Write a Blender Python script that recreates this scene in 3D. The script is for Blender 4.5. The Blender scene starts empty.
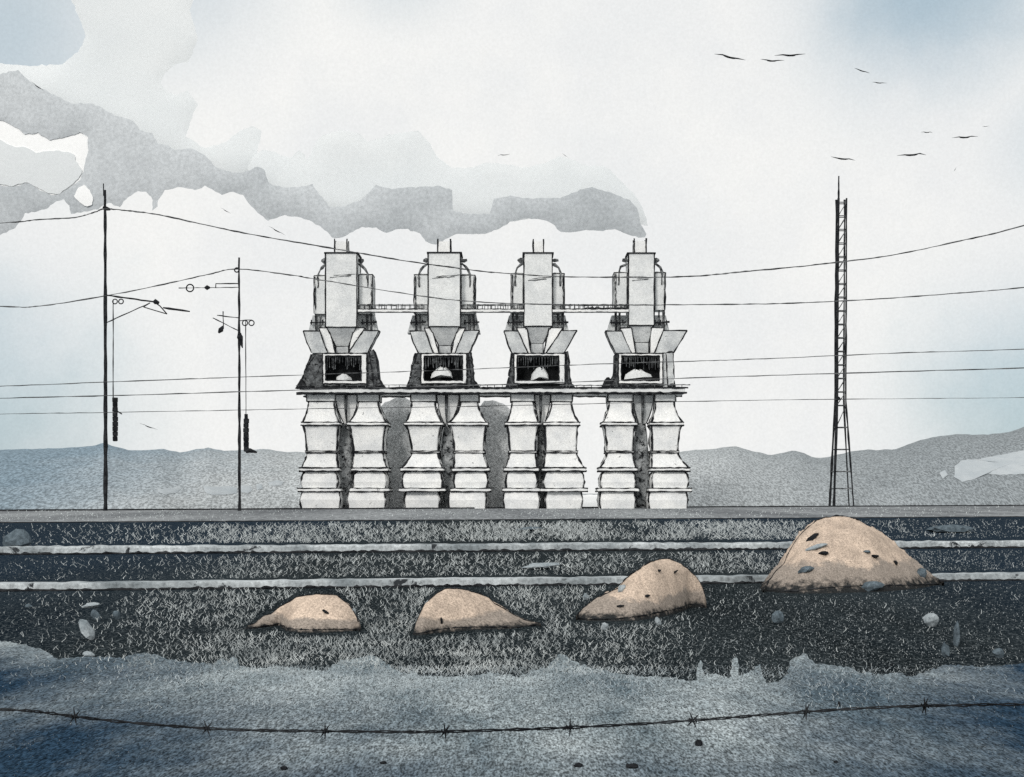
import bpy, bmesh, math, random
from mathutils import Vector, geometry, noise

random.seed(7)
SC = bpy.context.scene
COL = SC.collection

# ------------------------------------------------------------------ camera frame
W, H = 1024, 777
LENS, SENSOR = 50.0, 36.0
F = W * LENS / SENSOR          # focal length in pixels
EYE = 1.8                      # camera height
YH = 495.0                     # horizon row


def P(x, y, D):                # a photo pixel at distance D -> world point
    return Vector(((x - 512.0) / F * D, D, EYE + (YH - y) / F * D))


def DG(y):                     # distance of the ground seen at row y
    return F * EYE / (y - YH)


def G(x, y, z=0.0):            # photo pixel on the ground plane
    D = DG(y)
    return Vector(((x - 512.0) / F * D, D, z))


# ------------------------------------------------------------------ materials
def new_mat(name):
    m = bpy.data.materials.new(name)
    m.use_nodes = True
    nt = m.node_tree
    b = nt.nodes['Principled BSDF']
    b.inputs['Roughness'].default_value = 0.9
    b.inputs['Specular IOR Level'].default_value = 0.0
    return m, nt, b


def nd(nt, typ, **kw):
    n = nt.nodes.new(typ)
    for k, v in kw.items():
        setattr(n, k, v)
    return n


def ramp(nt, src, stops, interp='LINEAR'):
    r = nd(nt, 'ShaderNodeValToRGB')
    r.color_ramp.interpolation = interp
    els = r.color_ramp.elements
    while len(els) < len(stops):
        els.new(0.5)
    for e, (p, c) in zip(els, stops):
        e.position = p
        e.color = (c, c, c, 1) if not isinstance(c, tuple) else (*c, 1)
    nt.links.new(src, r.inputs[0])
    return r.outputs[0]


def mixc(nt, fac, a, b, mode='MIX'):
    n = nd(nt, 'ShaderNodeMix', data_type='RGBA', blend_type=mode)
    for i, v in ((0, fac), (6, a), (7, b)):
        if isinstance(v, (int, float)):
            n.inputs[i].default_value = v
        elif isinstance(v, tuple):
            n.inputs[i].default_value = (*v, 1)
        else:
            nt.links.new(v, n.inputs[i])
    return n.outputs[2]


def mth(nt, op, a, b=None, c=None):
    n = nd(nt, 'ShaderNodeMath', operation=op)
    for i, v in enumerate((a, b, c)):
        if v is None:
            continue
        if isinstance(v, (int, float)):
            n.inputs[i].default_value = v
        else:
            nt.links.new(v, n.inputs[i])
    return n.outputs[0]


def coords(nt, scale=(1, 1, 1)):
    g = nd(nt, 'ShaderNodeNewGeometry')
    mp = nd(nt, 'ShaderNodeMapping')
    mp.inputs['Scale'].default_value = scale
    nt.links.new(g.outputs['Position'], mp.inputs['Vector'])
    return mp.outputs[0]


def noise_n(nt, vec, scale, detail=4, rough=0.55, dist=0.0):
    n = nd(nt, 'ShaderNodeTexNoise')
    n.inputs['Scale'].default_value = scale
    n.inputs['Detail'].default_value = detail
    n.inputs['Roughness'].default_value = rough
    n.inputs['Distortion'].default_value = dist
    nt.links.new(vec, n.inputs['Vector'])
    return n.outputs['Fac']


def grained(name, c1, c2, blot=0.5, grain=6.0, gstr=0.3, stretch=(1, 1, 1), spot=None, spot_scale=1.2, spot_lo=0.66, bump=0.15):
    """Two-tone mottled surface with fine grain and optional dark or pale specks."""
    m, nt, b = new_mat(name)
    v = coords(nt, stretch)
    n1 = noise_n(nt, v, blot, 5, 0.6)
    f1 = ramp(nt, n1, [(0.36, 0.0), (0.64, 1.0)])
    col = mixc(nt, f1, c1, c2)
    n2 = noise_n(nt, v, grain, 3, 0.75)
    lo, hi = 1 - gstr, 1 + gstr
    g = ramp(nt, n2, [(0.3, 0.0), (0.7, 1.0)])
    k = mth(nt, 'MULTIPLY_ADD', g, hi - lo, lo)
    col = mixc(nt, 1.0, col, k, 'MULTIPLY')
    if spot is not None:
        n3 = noise_n(nt, v, spot_scale, 6, 0.75, 0.6)
        f3 = ramp(nt, n3, [(spot_lo, 0.0), (spot_lo + 0.035, 1.0)])
        col = mixc(nt, f3, col, spot)
    nt.links.new(col, b.inputs['Base Color'])
    bp = nd(nt, 'ShaderNodeBump')
    bp.inputs['Strength'].default_value = bump
    bp.inputs['Distance'].default_value = 0.05
    nt.links.new(n2, bp.inputs['Height'])
    nt.links.new(bp.outputs[0], b.inputs['Normal'])
    return m


M = {}
M['white'] = grained('whitewashed_plate', (0.88, 0.885, 0.87), (0.72, 0.735, 0.74), 0.45, 5.0, 0.16, spot=(0.12, 0.13, 0.14), spot_scale=1.3, spot_lo=0.635)
M['silo'] = grained('weathered_grey_plate', (0.76, 0.775, 0.77), (0.63, 0.65, 0.655), 0.5, 5.0, 0.16, spot=(0.10, 0.11, 0.12), spot_scale=1.5, spot_lo=0.67)
M['chute'] = grained('grey_chute_steel', (0.62, 0.64, 0.64), (0.42, 0.44, 0.45), 0.6, 5.0, 0.25, spot=(0.06, 0.065, 0.07), spot_scale=1.9, spot_lo=0.64)
M['mid'] = grained('grey_duct_steel', (0.38, 0.395, 0.40), (0.15, 0.16, 0.165), 0.8, 5.0, 0.5, spot=(0.015, 0.016, 0.018), spot_scale=1.6, spot_lo=0.54)
M['soot'] = grained('sooty_steel', (0.028, 0.030, 0.033), (0.16, 0.17, 0.175), 0.9, 5.0, 0.6, spot=(0.01, 0.01, 0.011), spot_scale=2.0, spot_lo=0.55)
M['black'] = grained('black_lining', (0.012, 0.013, 0.014), (0.03, 0.032, 0.034), 1.0, 5.0, 0.6)
M['ink'] = grained('black_painted_iron', (0.012, 0.013, 0.015), (0.035, 0.037, 0.04), 1.2, 6.0, 0.5)
M['worn'] = grained('worn_black_iron', (0.015, 0.017, 0.019), (0.22, 0.23, 0.235), 2.0, 6.0, 0.5)
M['wire'] = grained('dull_wire', (0.02, 0.022, 0.024), (0.16, 0.165, 0.17), 0.5, 3.0, 0.5)
M['kerb'] = grained('pale_concrete', (0.56, 0.60, 0.615), (0.22, 0.25, 0.265), 0.5, 9.0, 0.4, spot=(0.04, 0.045, 0.05), spot_scale=0.9, spot_lo=0.60)
M['track'] = grained('grey_gravel', (0.27, 0.285, 0.295), (0.15, 0.16, 0.17), 0.09, 2.2, 0.6, (1, 0.12, 1))
M['stone'] = grained('pale_stone', (0.38, 0.42, 0.44), (0.20, 0.235, 0.255), 6.0, 40.0, 0.3)
M['bluestone'] = grained('blue_grey_stone', (0.13, 0.165, 0.19), (0.065, 0.085, 0.10), 5.0, 30.0, 0.4)
M['clod'] = grained('black_clod', (0.010, 0.011, 0.013), (0.025, 0.027, 0.03), 6.0, 40.0, 0.4)
M['stalk'] = grained('pale_dry_stalk', (0.60, 0.64, 0.64), (0.25, 0.28, 0.29), 1.2, 12.0, 0.2)
M['frostblade'] = grained('frosted_blade', (0.52, 0.57, 0.59), (0.27, 0.32, 0.35), 1.2, 12.0, 0.2)
M['grit'] = grained('grey_grit', (0.36, 0.39, 0.40), (0.12, 0.14, 0.15), 8.0, 40.0, 0.3)
M['snow'] = grained('old_snow', (0.46, 0.495, 0.515), (0.40, 0.44, 0.465), 0.3, 3.0, 0.08)
M['smoke'] = grained('grey_smoke', (0.57, 0.60, 0.62), (0.44, 0.47, 0.49), 0.016, 0.8, 0.16, bump=0.0)
M['thin'] = grained('pale_cloud', (0.765, 0.79, 0.797), (0.685, 0.72, 0.735), 0.010, 0.9, 0.05, bump=0.0)
M['bright'] = grained('white_cloud', (0.95, 0.955, 0.95), (0.92, 0.93, 0.93), 0.01, 0.9, 0.04, bump=0.0)


def ground_mat():
    m, nt, b = new_mat('dark_cinder_ground')
    v = coords(nt, (1, 0.16, 1))
    n1 = noise_n(nt, v, 0.35, 5, 0.6)
    col = mixc(nt, ramp(nt, n1, [(0.35, 0.0), (0.65, 1.0)]), (0.006, 0.009, 0.011), (0.019, 0.025, 0.028))
    # navy vignette painted into the soil towards both sides of the yard
    g = nd(nt, 'ShaderNodeNewGeometry')
    sx = nd(nt, 'ShaderNodeSeparateXYZ')
    nt.links.new(g.outputs['Position'], sx.inputs[0])
    nb = noise_n(nt, v, 0.25, 3, 0.6)
    ax = mth(nt, 'ABSOLUTE', sx.outputs[0])
    f = mth(nt, 'MULTIPLY_ADD', nb, 6.0, ax)
    navy = ramp(nt, mth(nt, 'MULTIPLY', f, 0.05), [(0.38, 0.0), (0.75, 0.85)])
    col = mixc(nt, navy, col, (0.008, 0.018, 0.032))
    # pale grit
    n2 = noise_n(nt, coords(nt, (1, 0.3, 1)), 34.0, 1, 0.8)
    col = mixc(nt, ramp(nt, n2, [(0.55, 0.0), (0.72, 0.45)]), col, (0.20, 0.235, 0.25))
    n3 = noise_n(nt, coords(nt, (1, 0.25, 1)), 14.0, 1, 0.8)
    col = mixc(nt, ramp(nt, n3, [(0.56, 0.0), (0.72, 0.3)]), col, (0.17, 0.195, 0.205))
    nt.links.new(col, b.inputs['Base Color'])
    return m


def frost_mat():
    m, nt, b = new_mat('frosted_blue_grey_soil')
    v = coords(nt, (1, 0.35, 1))
    n1 = noise_n(nt, v, 0.8, 6, 0.62)
    col = mixc(nt, ramp(nt, n1, [(0.36, 0.0), (0.62, 1.0)]), (0.10, 0.13, 0.148), (0.285, 0.322, 0.335))
    # dark blue vignette painted into the soil as loose patches
    g = nd(nt, 'ShaderNodeNewGeometry')
    nv = noise_n(nt, v, 1.1, 5, 0.65)
    acc = None
    for (cx, cy, rx, ry, k) in ((-3.7, 9.4, 2.7, 3.6, 1.0), (-5.2, 13.0, 1.9, 3.8, 1.0), (4.3, 10.6, 2.3, 3.8, 1.0),
                                (5.6, 14.0, 2.2, 4.5, 1.0), (-1.6, 9.0, 2.0, 1.2, 0.75), (1.6, 9.2, 1.5, 0.9, 0.5), (-2.6, 11.6, 1.4, 1.5, 0.5), (3.0, 9.0, 1.3, 1.3, 0.8)):
        mp = nd(nt, 'ShaderNodeMapping')
        mp.inputs['Location'].default_value = (-cx / rx, -cy / ry, 0)
        mp.inputs['Scale'].default_value = (1 / rx, 1 / ry, 0)
        nt.links.new(g.outputs['Position'], mp.inputs['Vector'])
        ln = nd(nt, 'ShaderNodeVectorMath', operation='LENGTH')
        nt.links.new(mp.outputs[0], ln.inputs[0])
        d = mth(nt, 'MULTIPLY_ADD', nv, 1.7, ln.outputs['Value'])
        f = mth(nt, 'MULTIPLY', ramp(nt, mth(nt, 'MULTIPLY', d, 0.4), [(0.42, 1.0), (0.86, 0.0)]), k)
        acc = f if acc is None else mth(nt, 'MAXIMUM', acc, f)
    acc = mth(nt, 'MINIMUM', acc, 1.0)
    col = mixc(nt, acc, col, (0.020, 0.040, 0.066))
    # scratches and grit
    n4 = noise_n(nt, coords(nt, (1, 0.22, 1)), 20.0, 2, 0.8, 0.0)
    k4 = mth(nt, 'MULTIPLY_ADD', ramp(nt, n4, [(0.36, 0.0), (0.64, 1.0)]), 0.55, 0.70)
    col = mixc(nt, 1.0, col, k4, 'MULTIPLY')
    n2 = noise_n(nt, coords(nt, (1, 0.22, 1)), 62.0, 1, 0.8)
    k = mth(nt, 'MULTIPLY_ADD', ramp(nt, n2, [(0.34, 0.0), (0.66, 1.0)]), 1.3, 0.42)
    col = mixc(nt, 1.0, col, k, 'MULTIPLY')
    nt.links.new(col, b.inputs['Base Color'])
    return m


def hill_mat():
    m, nt, b = new_mat('grey_hillside')
    v = coords(nt, (1, 0.5, 1))
    n1 = noise_n(nt, v, 0.05, 5, 0.6)
    col = mixc(nt, ramp(nt, n1, [(0.36, 0.0), (0.64, 1.0)]), (0.43, 0.455, 0.465), (0.36, 0.385, 0.395))
    g = nd(nt, 'ShaderNodeNewGeometry')
    sx = nd(nt, 'ShaderNodeSeparateXYZ')
    nt.links.new(g.outputs['Position'], sx.inputs[0])
    nb = noise_n(nt, v, 0.04, 4, 0.6)
    l = mth(nt, 'MULTIPLY_ADD', nb, 30.0, sx.outputs[0])
    fl = ramp(nt, mth(nt, 'MULTIPLY_ADD', l, 0.01, 0.9), [(0.42, 0.85), (0.66, 0.0)])
    col = mixc(nt, fl, col, (0.17, 0.24, 0.295))
    fr = ramp(nt, mth(nt, 'MULTIPLY_ADD', l, 0.01, -0.2), [(0.16, 0.0), (0.70, 0.85)])
    col = mixc(nt, fr, col, (0.215, 0.24, 0.255))
    n2 = noise_n(nt, coords(nt, (1, 0.3, 0.5)), 3.2, 1, 0.8)
    k = mth(nt, 'MULTIPLY_ADD', ramp(nt, n2, [(0.36, 0.0), (0.64, 1.0)]), 0.7, 0.65)
    col = mixc(nt, 1.0, col, k, 'MULTIPLY')
    nt.links.new(col, b.inputs['Base Color'])
    return m


def sand_mat():
    m, nt, b = new_mat('tan_sand')
    v = coords(nt)
    n1 = noise_n(nt, v, 2.2, 5, 0.6)
    col = mixc(nt, ramp(nt, n1, [(0.36, 0.0), (0.64, 1.0)]), (0.63, 0.51, 0.41), (0.43, 0.35, 0.285))
    g = nd(nt, 'ShaderNodeTexCoord')
    sx = nd(nt, 'ShaderNodeSeparateXYZ')
    nt.links.new(g.outputs['Generated'], sx.inputs[0])
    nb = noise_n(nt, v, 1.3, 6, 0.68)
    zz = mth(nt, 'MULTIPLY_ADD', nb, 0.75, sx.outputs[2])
    # heap turns greyer, then near black, towards its foot
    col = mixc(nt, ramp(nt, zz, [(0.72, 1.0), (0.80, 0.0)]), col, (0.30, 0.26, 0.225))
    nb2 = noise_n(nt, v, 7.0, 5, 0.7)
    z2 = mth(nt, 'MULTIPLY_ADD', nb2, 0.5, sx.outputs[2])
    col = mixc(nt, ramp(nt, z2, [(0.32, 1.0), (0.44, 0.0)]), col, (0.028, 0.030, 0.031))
    n2 = noise_n(nt, v, 34.0, 2, 0.9)
    k = mth(nt, 'MULTIPLY_ADD', ramp(nt, n2, [(0.34, 0.0), (0.66, 1.0)]), 0.75, 0.60)
    col = mixc(nt, 1.0, col, k, 'MULTIPLY')
    n3 = noise_n(nt, v, 6.5, 6, 0.8, 0.8)
    col = mixc(nt, ramp(nt, n3, [(0.665, 0.0), (0.70, 1.0)]), col, (0.05, 0.045, 0.042))
    nt.links.new(col, b.inputs['Base Color'])
    bp = nd(nt, 'ShaderNodeBump')
    bp.inputs['Strength'].default_value = 0.35
    bp.inputs['Distance'].default_value = 0.03
    nt.links.new(n1, bp.inputs['Height'])
    nt.links.new(bp.outputs[0], b.inputs['Normal'])
    return m


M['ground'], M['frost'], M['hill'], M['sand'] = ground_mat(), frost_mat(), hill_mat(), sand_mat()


# ------------------------------------------------------------------ mesh helpers
class MB:
    def __init__(s):
        s.v, s.f, s.m = [], [], []

    def add(s, vs, fs, mi=0):
        o = len(s.v)
        s.v += [Vector(p) for p in vs]
        for f in fs:
            s.f.append(tuple(i + o for i in f))
            s.m.append(mi)

    def box(s, x0, x1, y0, y1, z0, z1, mi=0, j=0.0):
        vs = [(x, y, z) for z in (z0, z1) for y in (y0, y1) for x in (x0, x1)]
        if j:
            vs = [tuple(c + random.uniform(-j, j) for c in p) for p in vs]
        s.add(vs, [(0, 2, 3, 1), (4, 5, 7, 6), (0, 1, 5, 4), (2, 6, 7, 3), (0, 4, 6, 2), (1, 3, 7, 5)], mi)

    def loft(s, rings, mi=0, cap=True):
        n = len(rings[0])
        vs = [p for r in rings for p in r]
        fs = []
        for k in range(len(rings) - 1):
            for i in range(n):
                a, b = k * n + i, k * n + (i + 1) % n
                fs.append((a, b, b + n, a + n))
        if cap:
            fs.append(tuple(reversed(range(n))))
            fs.append(tuple(range((len(rings) - 1) * n, len(rings) * n)))
        s.add(vs, fs, mi)

    def tube(s, pts, r, mi=0, n=5, j=0.0, jr=0.0, step=None):
        pts = [Vector(p) for p in pts]
        rs = list(r) if isinstance(r, list) else [r] * len(pts)
        if step:
            out, ro = [pts[0]], [rs[0]]
            for i in range(len(pts) - 1):
                a, b = pts[i], pts[i + 1]
                k = max(1, int((b - a).length / step))
                out += [a.lerp(b, (q + 1) / k) for q in range(k)]
                ro += [rs[i] + (rs[i + 1] - rs[i]) * (q + 1) / k for q in range(k)]
            pts, rs = out, ro
        rings = []
        for i, p in enumerate(pts):
            t = (pts[min(i + 1, len(pts) - 1)] - pts[max(i - 1, 0)]).normalized()
            u = t.cross(Vector((0, 0, 1)))
            if u.length < 0.1:
                u = t.cross(Vector((0, 1, 0)))
            u.normalize()
            w = t.cross(u)
            rad = rs[i] * (1 + random.uniform(-jr, jr))
            q = p + Vector((random.uniform(-j, j), random.uniform(-j, j), random.uniform(-j, j)))
            rings.append([q + (u * math.cos(2 * math.pi * k / n) + w * math.sin(2 * math.pi * k / n)) * rad for k in range(n)])
        s.loft(rings, mi)

    def build(s, name, mats, parent=None, origin=None, smooth=False):
        o = Vector(origin) if origin is not None else Vector((0, 0, 0))
        me = bpy.data.meshes.new(name)
        me.from_pydata([tuple(p - o) for p in s.v], [], s.f)
        for mt in (mats if isinstance(mats, (list, tuple)) else [mats]):
            me.materials.append(mt)
        me.polygons.foreach_set('material_index', s.m)
        if smooth:
            me.polygons.foreach_set('use_smooth', [True] * len(s.f))
        me.update()
        ob = bpy.data.objects.new(name, me)
        COL.objects.link(ob)
        if parent is not None:
            ob.parent = parent
        elif origin is not None:
            ob.location = o
        return ob


def tag(o, label=None, cat=None, group=None, kind=None):
    for k, v in (('label', label), ('category', cat), ('group', group), ('kind', kind)):
        if v:
            o[k] = v
    return o


def empty(name, loc, label, cat, group=None):
    o = bpy.data.objects.new(name, None)
    COL.objects.link(o)
    o.location = loc
    return tag(o, label, cat, group)


def rect_ring(x0, x1, y0, y1, z, c=0.12, j=0.0):
    pts = [(x0 + c, y0), (x1 - c, y0), (x1, y0 + c), (x1, y1 - c), (x1 - c, y1), (x0 + c, y1), (x0, y1 - c), (x0, y0 + c)]
    return [Vector((x + random.uniform(-j, j), y, z + random.uniform(-j, j))) for x, y in pts]


def edges4(mb, levels, r, mi, j=0.03, jr=0.45, step=0.7):
    """Dark angle irons up the four corners of a lofted rectangular body. levels: (x0,x1,y0,y1,z)"""
    for a in (0, 1):
        for b in (2, 3):
            mb.tube([(l[a], l[b], l[4]) for l in levels], r, mi, 5, j, jr, step)


def hoop(mb, l, r, mi, j=0.02, jr=0.4, step=0.8):
    x0, x1, y0, y1, z = l
    mb.tube([(x0, y0, z), (x1, y0, z), (x1, y1, z), (x0, y1, z), (x0, y0, z)], r, mi, 5, j, jr, step)


def densify(poly, step, amp, seed=0.0, closed=True):
    out = []
    n = len(poly)
    for i in range(n if closed else n - 1):
        a, b = Vector(poly[i]), Vector(poly[(i + 1) % n])
        k = max(1, int((b - a).length / step))
        nr = Vector((-(b - a).y, (b - a).x))
        if nr.length > 0:
            nr.normalize()
        for q in range(k):
            p = a.lerp(b, q / k)
            d = noise.noise(Vector((p.x * 0.23, p.y * 0.23, seed))) + 0.6 * noise.noise(Vector((p.x * 0.6, p.y * 0.6, seed + 9)))
            out.append(p + nr * d * amp)
    return out


def inflate(poly, D, thick, R, grid, name, mat):
    """A traced outline blown up into a rounded body: full thickness R pixels inside its edge, round rim."""
    n = len(poly)
    xs, ys = [p.x for p in poly], [p.y for p in poly]

    def inside(p):
        c = False
        k = n - 1
        for i in range(n):
            a, b = poly[i], poly[k]
            if (a.y > p.y) != (b.y > p.y) and p.x < (b.x - a.x) * (p.y - a.y) / (b.y - a.y) + a.x:
                c = not c
            k = i
        return c

    def dist(p):
        d = 1e9
        for i in range(n):
            a, b = poly[i], poly[(i + 1) % n]
            ab = b - a
            t = max(0, min(1, (p - a).dot(ab) / max(ab.length_squared, 1e-9)))
            d = min(d, (p - a - ab * t).length)
        return d
    pts, ds = list(poly), [0.0] * n
    y = min(ys)
    row = 0
    while y < max(ys):
        x = min(xs) + (grid / 2 if row % 2 else 0)
        while x < max(xs):
            p = Vector((x + random.uniform(-.2, .2) * grid, y + random.uniform(-.2, .2) * grid))
            if inside(p):
                d = dist(p)
                if d > grid * 0.35:
                    pts.append(p)
                    ds.append(d)
            x += grid
        y += grid * 0.87
        row += 1
    vs, es, fs, ov, oe, of = geometry.delaunay_2d_cdt(pts, [], [list(range(n))], 1, 1e-4)
    dd = [max((ds[o] for o in q), default=0.0) if q else 0.0 for q in ov]
    bound = [bool(q) and min(q) < n or not q for q in ov]
    mb = MB()
    front, back = [], []
    s = D / F
    for i, p in enumerate(vs):
        t = 0.0 if bound[i] else min(dd[i] / R, 1.0)
        b = thick / 2 * t * (2 - t)
        if not bound[i]:
            b *= 1 + 0.12 * noise.noise(Vector((p.x * 0.05, p.y * 0.05, 3.3)))
        b += 0.0 if bound[i] else thick * 0.10 * noise.noise(Vector((p.x * 0.04, p.y * 0.04, 7.7)))
        c = P(p.x, p.y, D)
        front.append(len(mb.v)); mb.v.append(P(p.x, p.y, D - b))
        if bound[i]:
            back.append(front[-1])
        else:
            back.append(len(mb.v)); mb.v.append(P(p.x, p.y, D + b * 12))
    for f in fs:
        a = [front[i] for i in f]
        v0, v1, v2 = mb.v[a[0]], mb.v[a[1]], mb.v[a[2]]
        if (v1 - v0).cross(v2 - v0).y > 0:
            a.reverse()
        mb.f.append(tuple(a)); mb.m.append(0)
        q = [back[i] for i in f]
        v0, v1, v2 = mb.v[q[0]], mb.v[q[1]], mb.v[q[2]]
        if (v1 - v0).cross(v2 - v0).y < 0:
            q.reverse()
        if set(q) != set(a):
            mb.f.append(tuple(q)); mb.m.append(0)
    cx = (min(xs) + max(xs)) / 2
    ob = mb.build(name, mat, None, P(cx, max(ys), D), True)
    rim = {front[i] for i in range(len(vs)) if bound[i]}
    for e in ob.data.edges:
        if e.vertices[0] in rim and e.vertices[1] in rim:
            e.use_edge_sharp = True
    return ob


def lerp_trace(tr, x):
    if x <= tr[0][0]:
        return tr[0][1]
    for (xa, ya), (xb, yb) in zip(tr, tr[1:]):
        if x <= xb:
            return ya + (yb - ya) * (x - xa) / (xb - xa)
    return tr[-1][1]


# ------------------------------------------------------------------ ground, bands, hills
mb = MB()
mb.add([(-4000, -30, 0), (4000, -30, 0), (4000, 6000, 0), (-4000, 6000, 0)], [(0, 1, 2, 3)])
tag(mb.build('ground', M['ground']), kind='structure')

# frosted foreground: traced ragged edge
edge = [(-260, 630), (-90, 636), (0, 641), (20, 644), (40, 649), (58, 659), (80, 658), (100, 657), (122, 658), (135, 654), (150, 653), (166, 659), (178, 661),
        (200, 663), (215, 664), (221, 658), (228, 662), (234, 656), (240, 666), (255, 669), (275, 667), (290, 667), (318, 671), (326, 672),
        (333, 665), (345, 660), (360, 658), (372, 655), (380, 659), (388, 665), (400, 672), (409, 675), (414, 669), (420, 676), (450, 677), (472, 676), (490, 673), (510, 676),
        (520, 677), (532, 672), (548, 666), (556, 657), (561, 654), (566, 656), (575, 662), (590, 668), (606, 671), (620, 674), (640, 677), (655, 676), (670, 678), (688, 681), (696, 681),
        (697.5, 664), (700, 661), (702, 664), (704, 676), (716, 674), (728, 678), (731, 676), (732, 660), (736, 657), (738, 661), (739, 676), (750, 672), (756, 668), (760, 664),
        (763, 676), (766, 683), (780, 681), (788, 674), (791, 660), (797, 657), (805, 654), (810, 659), (816, 664), (835, 666), (850, 668), (856, 671), (880, 675), (898, 673),
        (912, 677), (930, 671), (942, 666), (955, 665), (985, 667), (1024, 664), (1120, 662), (1290, 660)]
ed = densify([Vector(p) for p in edge], 2.0, 1.9, 2.0, closed=False) + [Vector(edge[-1])]
poly2 = [G(p.x, p.y, 0.0).to_2d() for p in ed]
poly2 += [Vector((6.0, 2.0)), Vector((-6.0, 2.0))]
vs, es, fs, *_ = geometry.delaunay_2d_cdt(poly2, [], [list(range(len(poly2)))], 1, 1e-6)
mb = MB()
for f in fs:
    p = [vs[i] for i in f]
    fl = (p[1] - p[0]).cross(p[2] - p[0]) < 0 if len(p) > 2 else False
    mb.f.append(tuple(reversed(f)) if fl else tuple(f)); mb.m.append(0)
mb.v = [Vector((p.x, p.y, 0.004)) for p in vs]
tag(mb.build('frosted_ground', M['frost']), kind='structure')


def slant(yl, yr):             # a straight ground line seen at row yl at the left edge and yr at the right
    a, b = G(0, yl), G(1024, yr)
    return lambda t: a.lerp(b, t)


def strip_points(fn, t0=-0.25, t1=1.25, k=160):
    return [fn(t0 + (t1 - t0) * i / k) for i in range(k + 1)]


L_far, L_near = slant(511.0, 505.8), slant(523.0, 517.0)
a, b = strip_points(L_far), strip_points(L_near)
mb = MB()
nn = len(a)
rg = random.Random(3)
mb.add([(p.x, p.y, 0.004) for p in a] + [(p.x, p.y + rg.uniform(-0.4, 0.4), 0.004) for p in b], [(i, nn + i, nn + i + 1, i + 1) for i in range(nn - 1)])
tag(mb.build('gravel_track', M['track']), kind='structure')


def kerb(name, fn, hgt, dep, mat, jag, seed, r=0.0):
    mb = MB()
    pts = strip_points(fn, k=420)
    rings = []
    for i, p in enumerate(pts):
        d1 = 0.8 * noise.noise(Vector((p.x * 0.21, seed, 0))) + 0.9 * noise.noise(Vector((p.x * 3.9, seed, 0))) + 0.7 * noise.noise(Vector((p.x * 1.3, seed, 5)))
        d2 = noise.noise(Vector((p.x * 0.5, seed, 11))) + 0.7 * noise.noise(Vector((p.x * 1.7, seed, 15)))
        zt = hgt * (1 + jag * d1)
        y0 = p.y + 0.12 * d2
        c = min(0.06, hgt * 0.2)
        rings.append([Vector((p.x, y0, -0.05)), Vector((p.x, y0 + 0.02, zt - c)), Vector((p.x, y0 + c, zt)), Vector((p.x, y0 + dep, zt)), Vector((p.x, y0 + dep, -0.05))])
    mb.loft(rings)
    if r:
        mb.tube([(p[0].x, p[0].y - 0.03, r * 0.4) for p in rings], r, 1, 5, 0.01, 0.6)  # dark tube along the foot stands for the kerb's shadow line
    tag(mb.build(name, [mat, M['ink']]), kind='structure')


kerb('kerb', slant(555.0, 548.0), 0.235, 0.8, M['kerb'], 0.15, 1.0, 0.05)
kerb('kerb', slant(591.5, 580.5), 0.145, 0.5, M['kerb'], 0.14, 4.0, 0.03)
kerb('edge_rail', L_far, 0.17, 0.5, M['ink'], 0.15, 7.0)
kerb('edge_rail', L_near, 0.055, 0.5, M['ink'], 0.4, 9.0)

ridge = [(-300, 452), (0, 450), (30, 449), (55, 448.5), (90, 446.5), (103, 443), (115, 446.5), (130, 450.5), (150, 450), (163, 449), (180, 452.5), (208, 447.5), (225, 451),
         (245, 450), (265, 449), (285, 452), (300, 452), (340, 455), (400, 452), (460, 456), (520, 462),
         (545, 474), (566, 490), (578, 493.5), (604, 493.5), (625, 480), (655, 455), (690, 450.5), (712, 449), (735, 446), (755, 452), (773, 455), (795, 450), (810, 456), (822, 458.5),
         (835, 455), (860, 450), (895, 449.5), (920, 440), (940, 436), (957, 434), (975, 435), (1005, 433), (1016, 430), (1030, 425), (1100, 421), (1324, 430)]


def hill_pt(x, t):
    """t 0 at the foot, 1 on the ridge, up to 1.4 behind it"""
    tt = (x - 0) / 1024.0
    foot = L_far(tt)
    D0 = foot.y + 2.0
    if 150 < x < 790:
        D0 += max(0.0, 197.5 - D0) * min(1.0, (x - 150) / 145.0, (790 - x) / 95.0)
    yr = lerp_trace(ridge, x) + 0.9 * noise.noise(Vector((x * 0.11, 1, 1))) + 0.5 * noise.noise(Vector((x * 0.35, 1, 1)))
    D1 = D0 + 62
    zr = max(EYE + (YH - yr) / F * D1, 0.15)
    if t <= 1:
        D = D0 + (D1 - D0) * t
        z = zr * (1 - (1 - t) ** 1.6) * (1.0) + 0.35 * t * (1 - t) * noise.noise(Vector((x * 0.06, t * 6, 2)))
        if t == 0:
            z = -0.2
    else:
        D = D1 + (t - 1) * 220
        z = zr * max(0.0, 1 - (t - 1) / 0.4) - 0.2
    return Vector(((x - 512) / F * D, D, z))


ts = [0, .04, .1, .2, .32, .46, .6, .74, .87, .95, 1.0, 1.1, 1.25, 1.42]
xsn = [-300 + 4 * i for i in range(407)]
mb = MB()
mb.add([hill_pt(x, t) for t in ts for x in xsn], [(k * 407 + i, k * 407 + i + 1, (k + 1) * 407 + i + 1, (k + 1) * 407 + i) for k in range(len(ts) - 1) for i in range(406)])
tag(mb.build('hill', M['hill'], smooth=True), kind='structure')


def on_hill(x, y):
    lo, hi = 0.02, 1.0
    for _ in range(24):
        t = (lo + hi) / 2
        p = hill_pt(x, t)
        py = YH - (p.z - EYE) / p.y * F
        if py > y:
            lo = t
        else:
            hi = t
    return hill_pt(x, lo)


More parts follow.
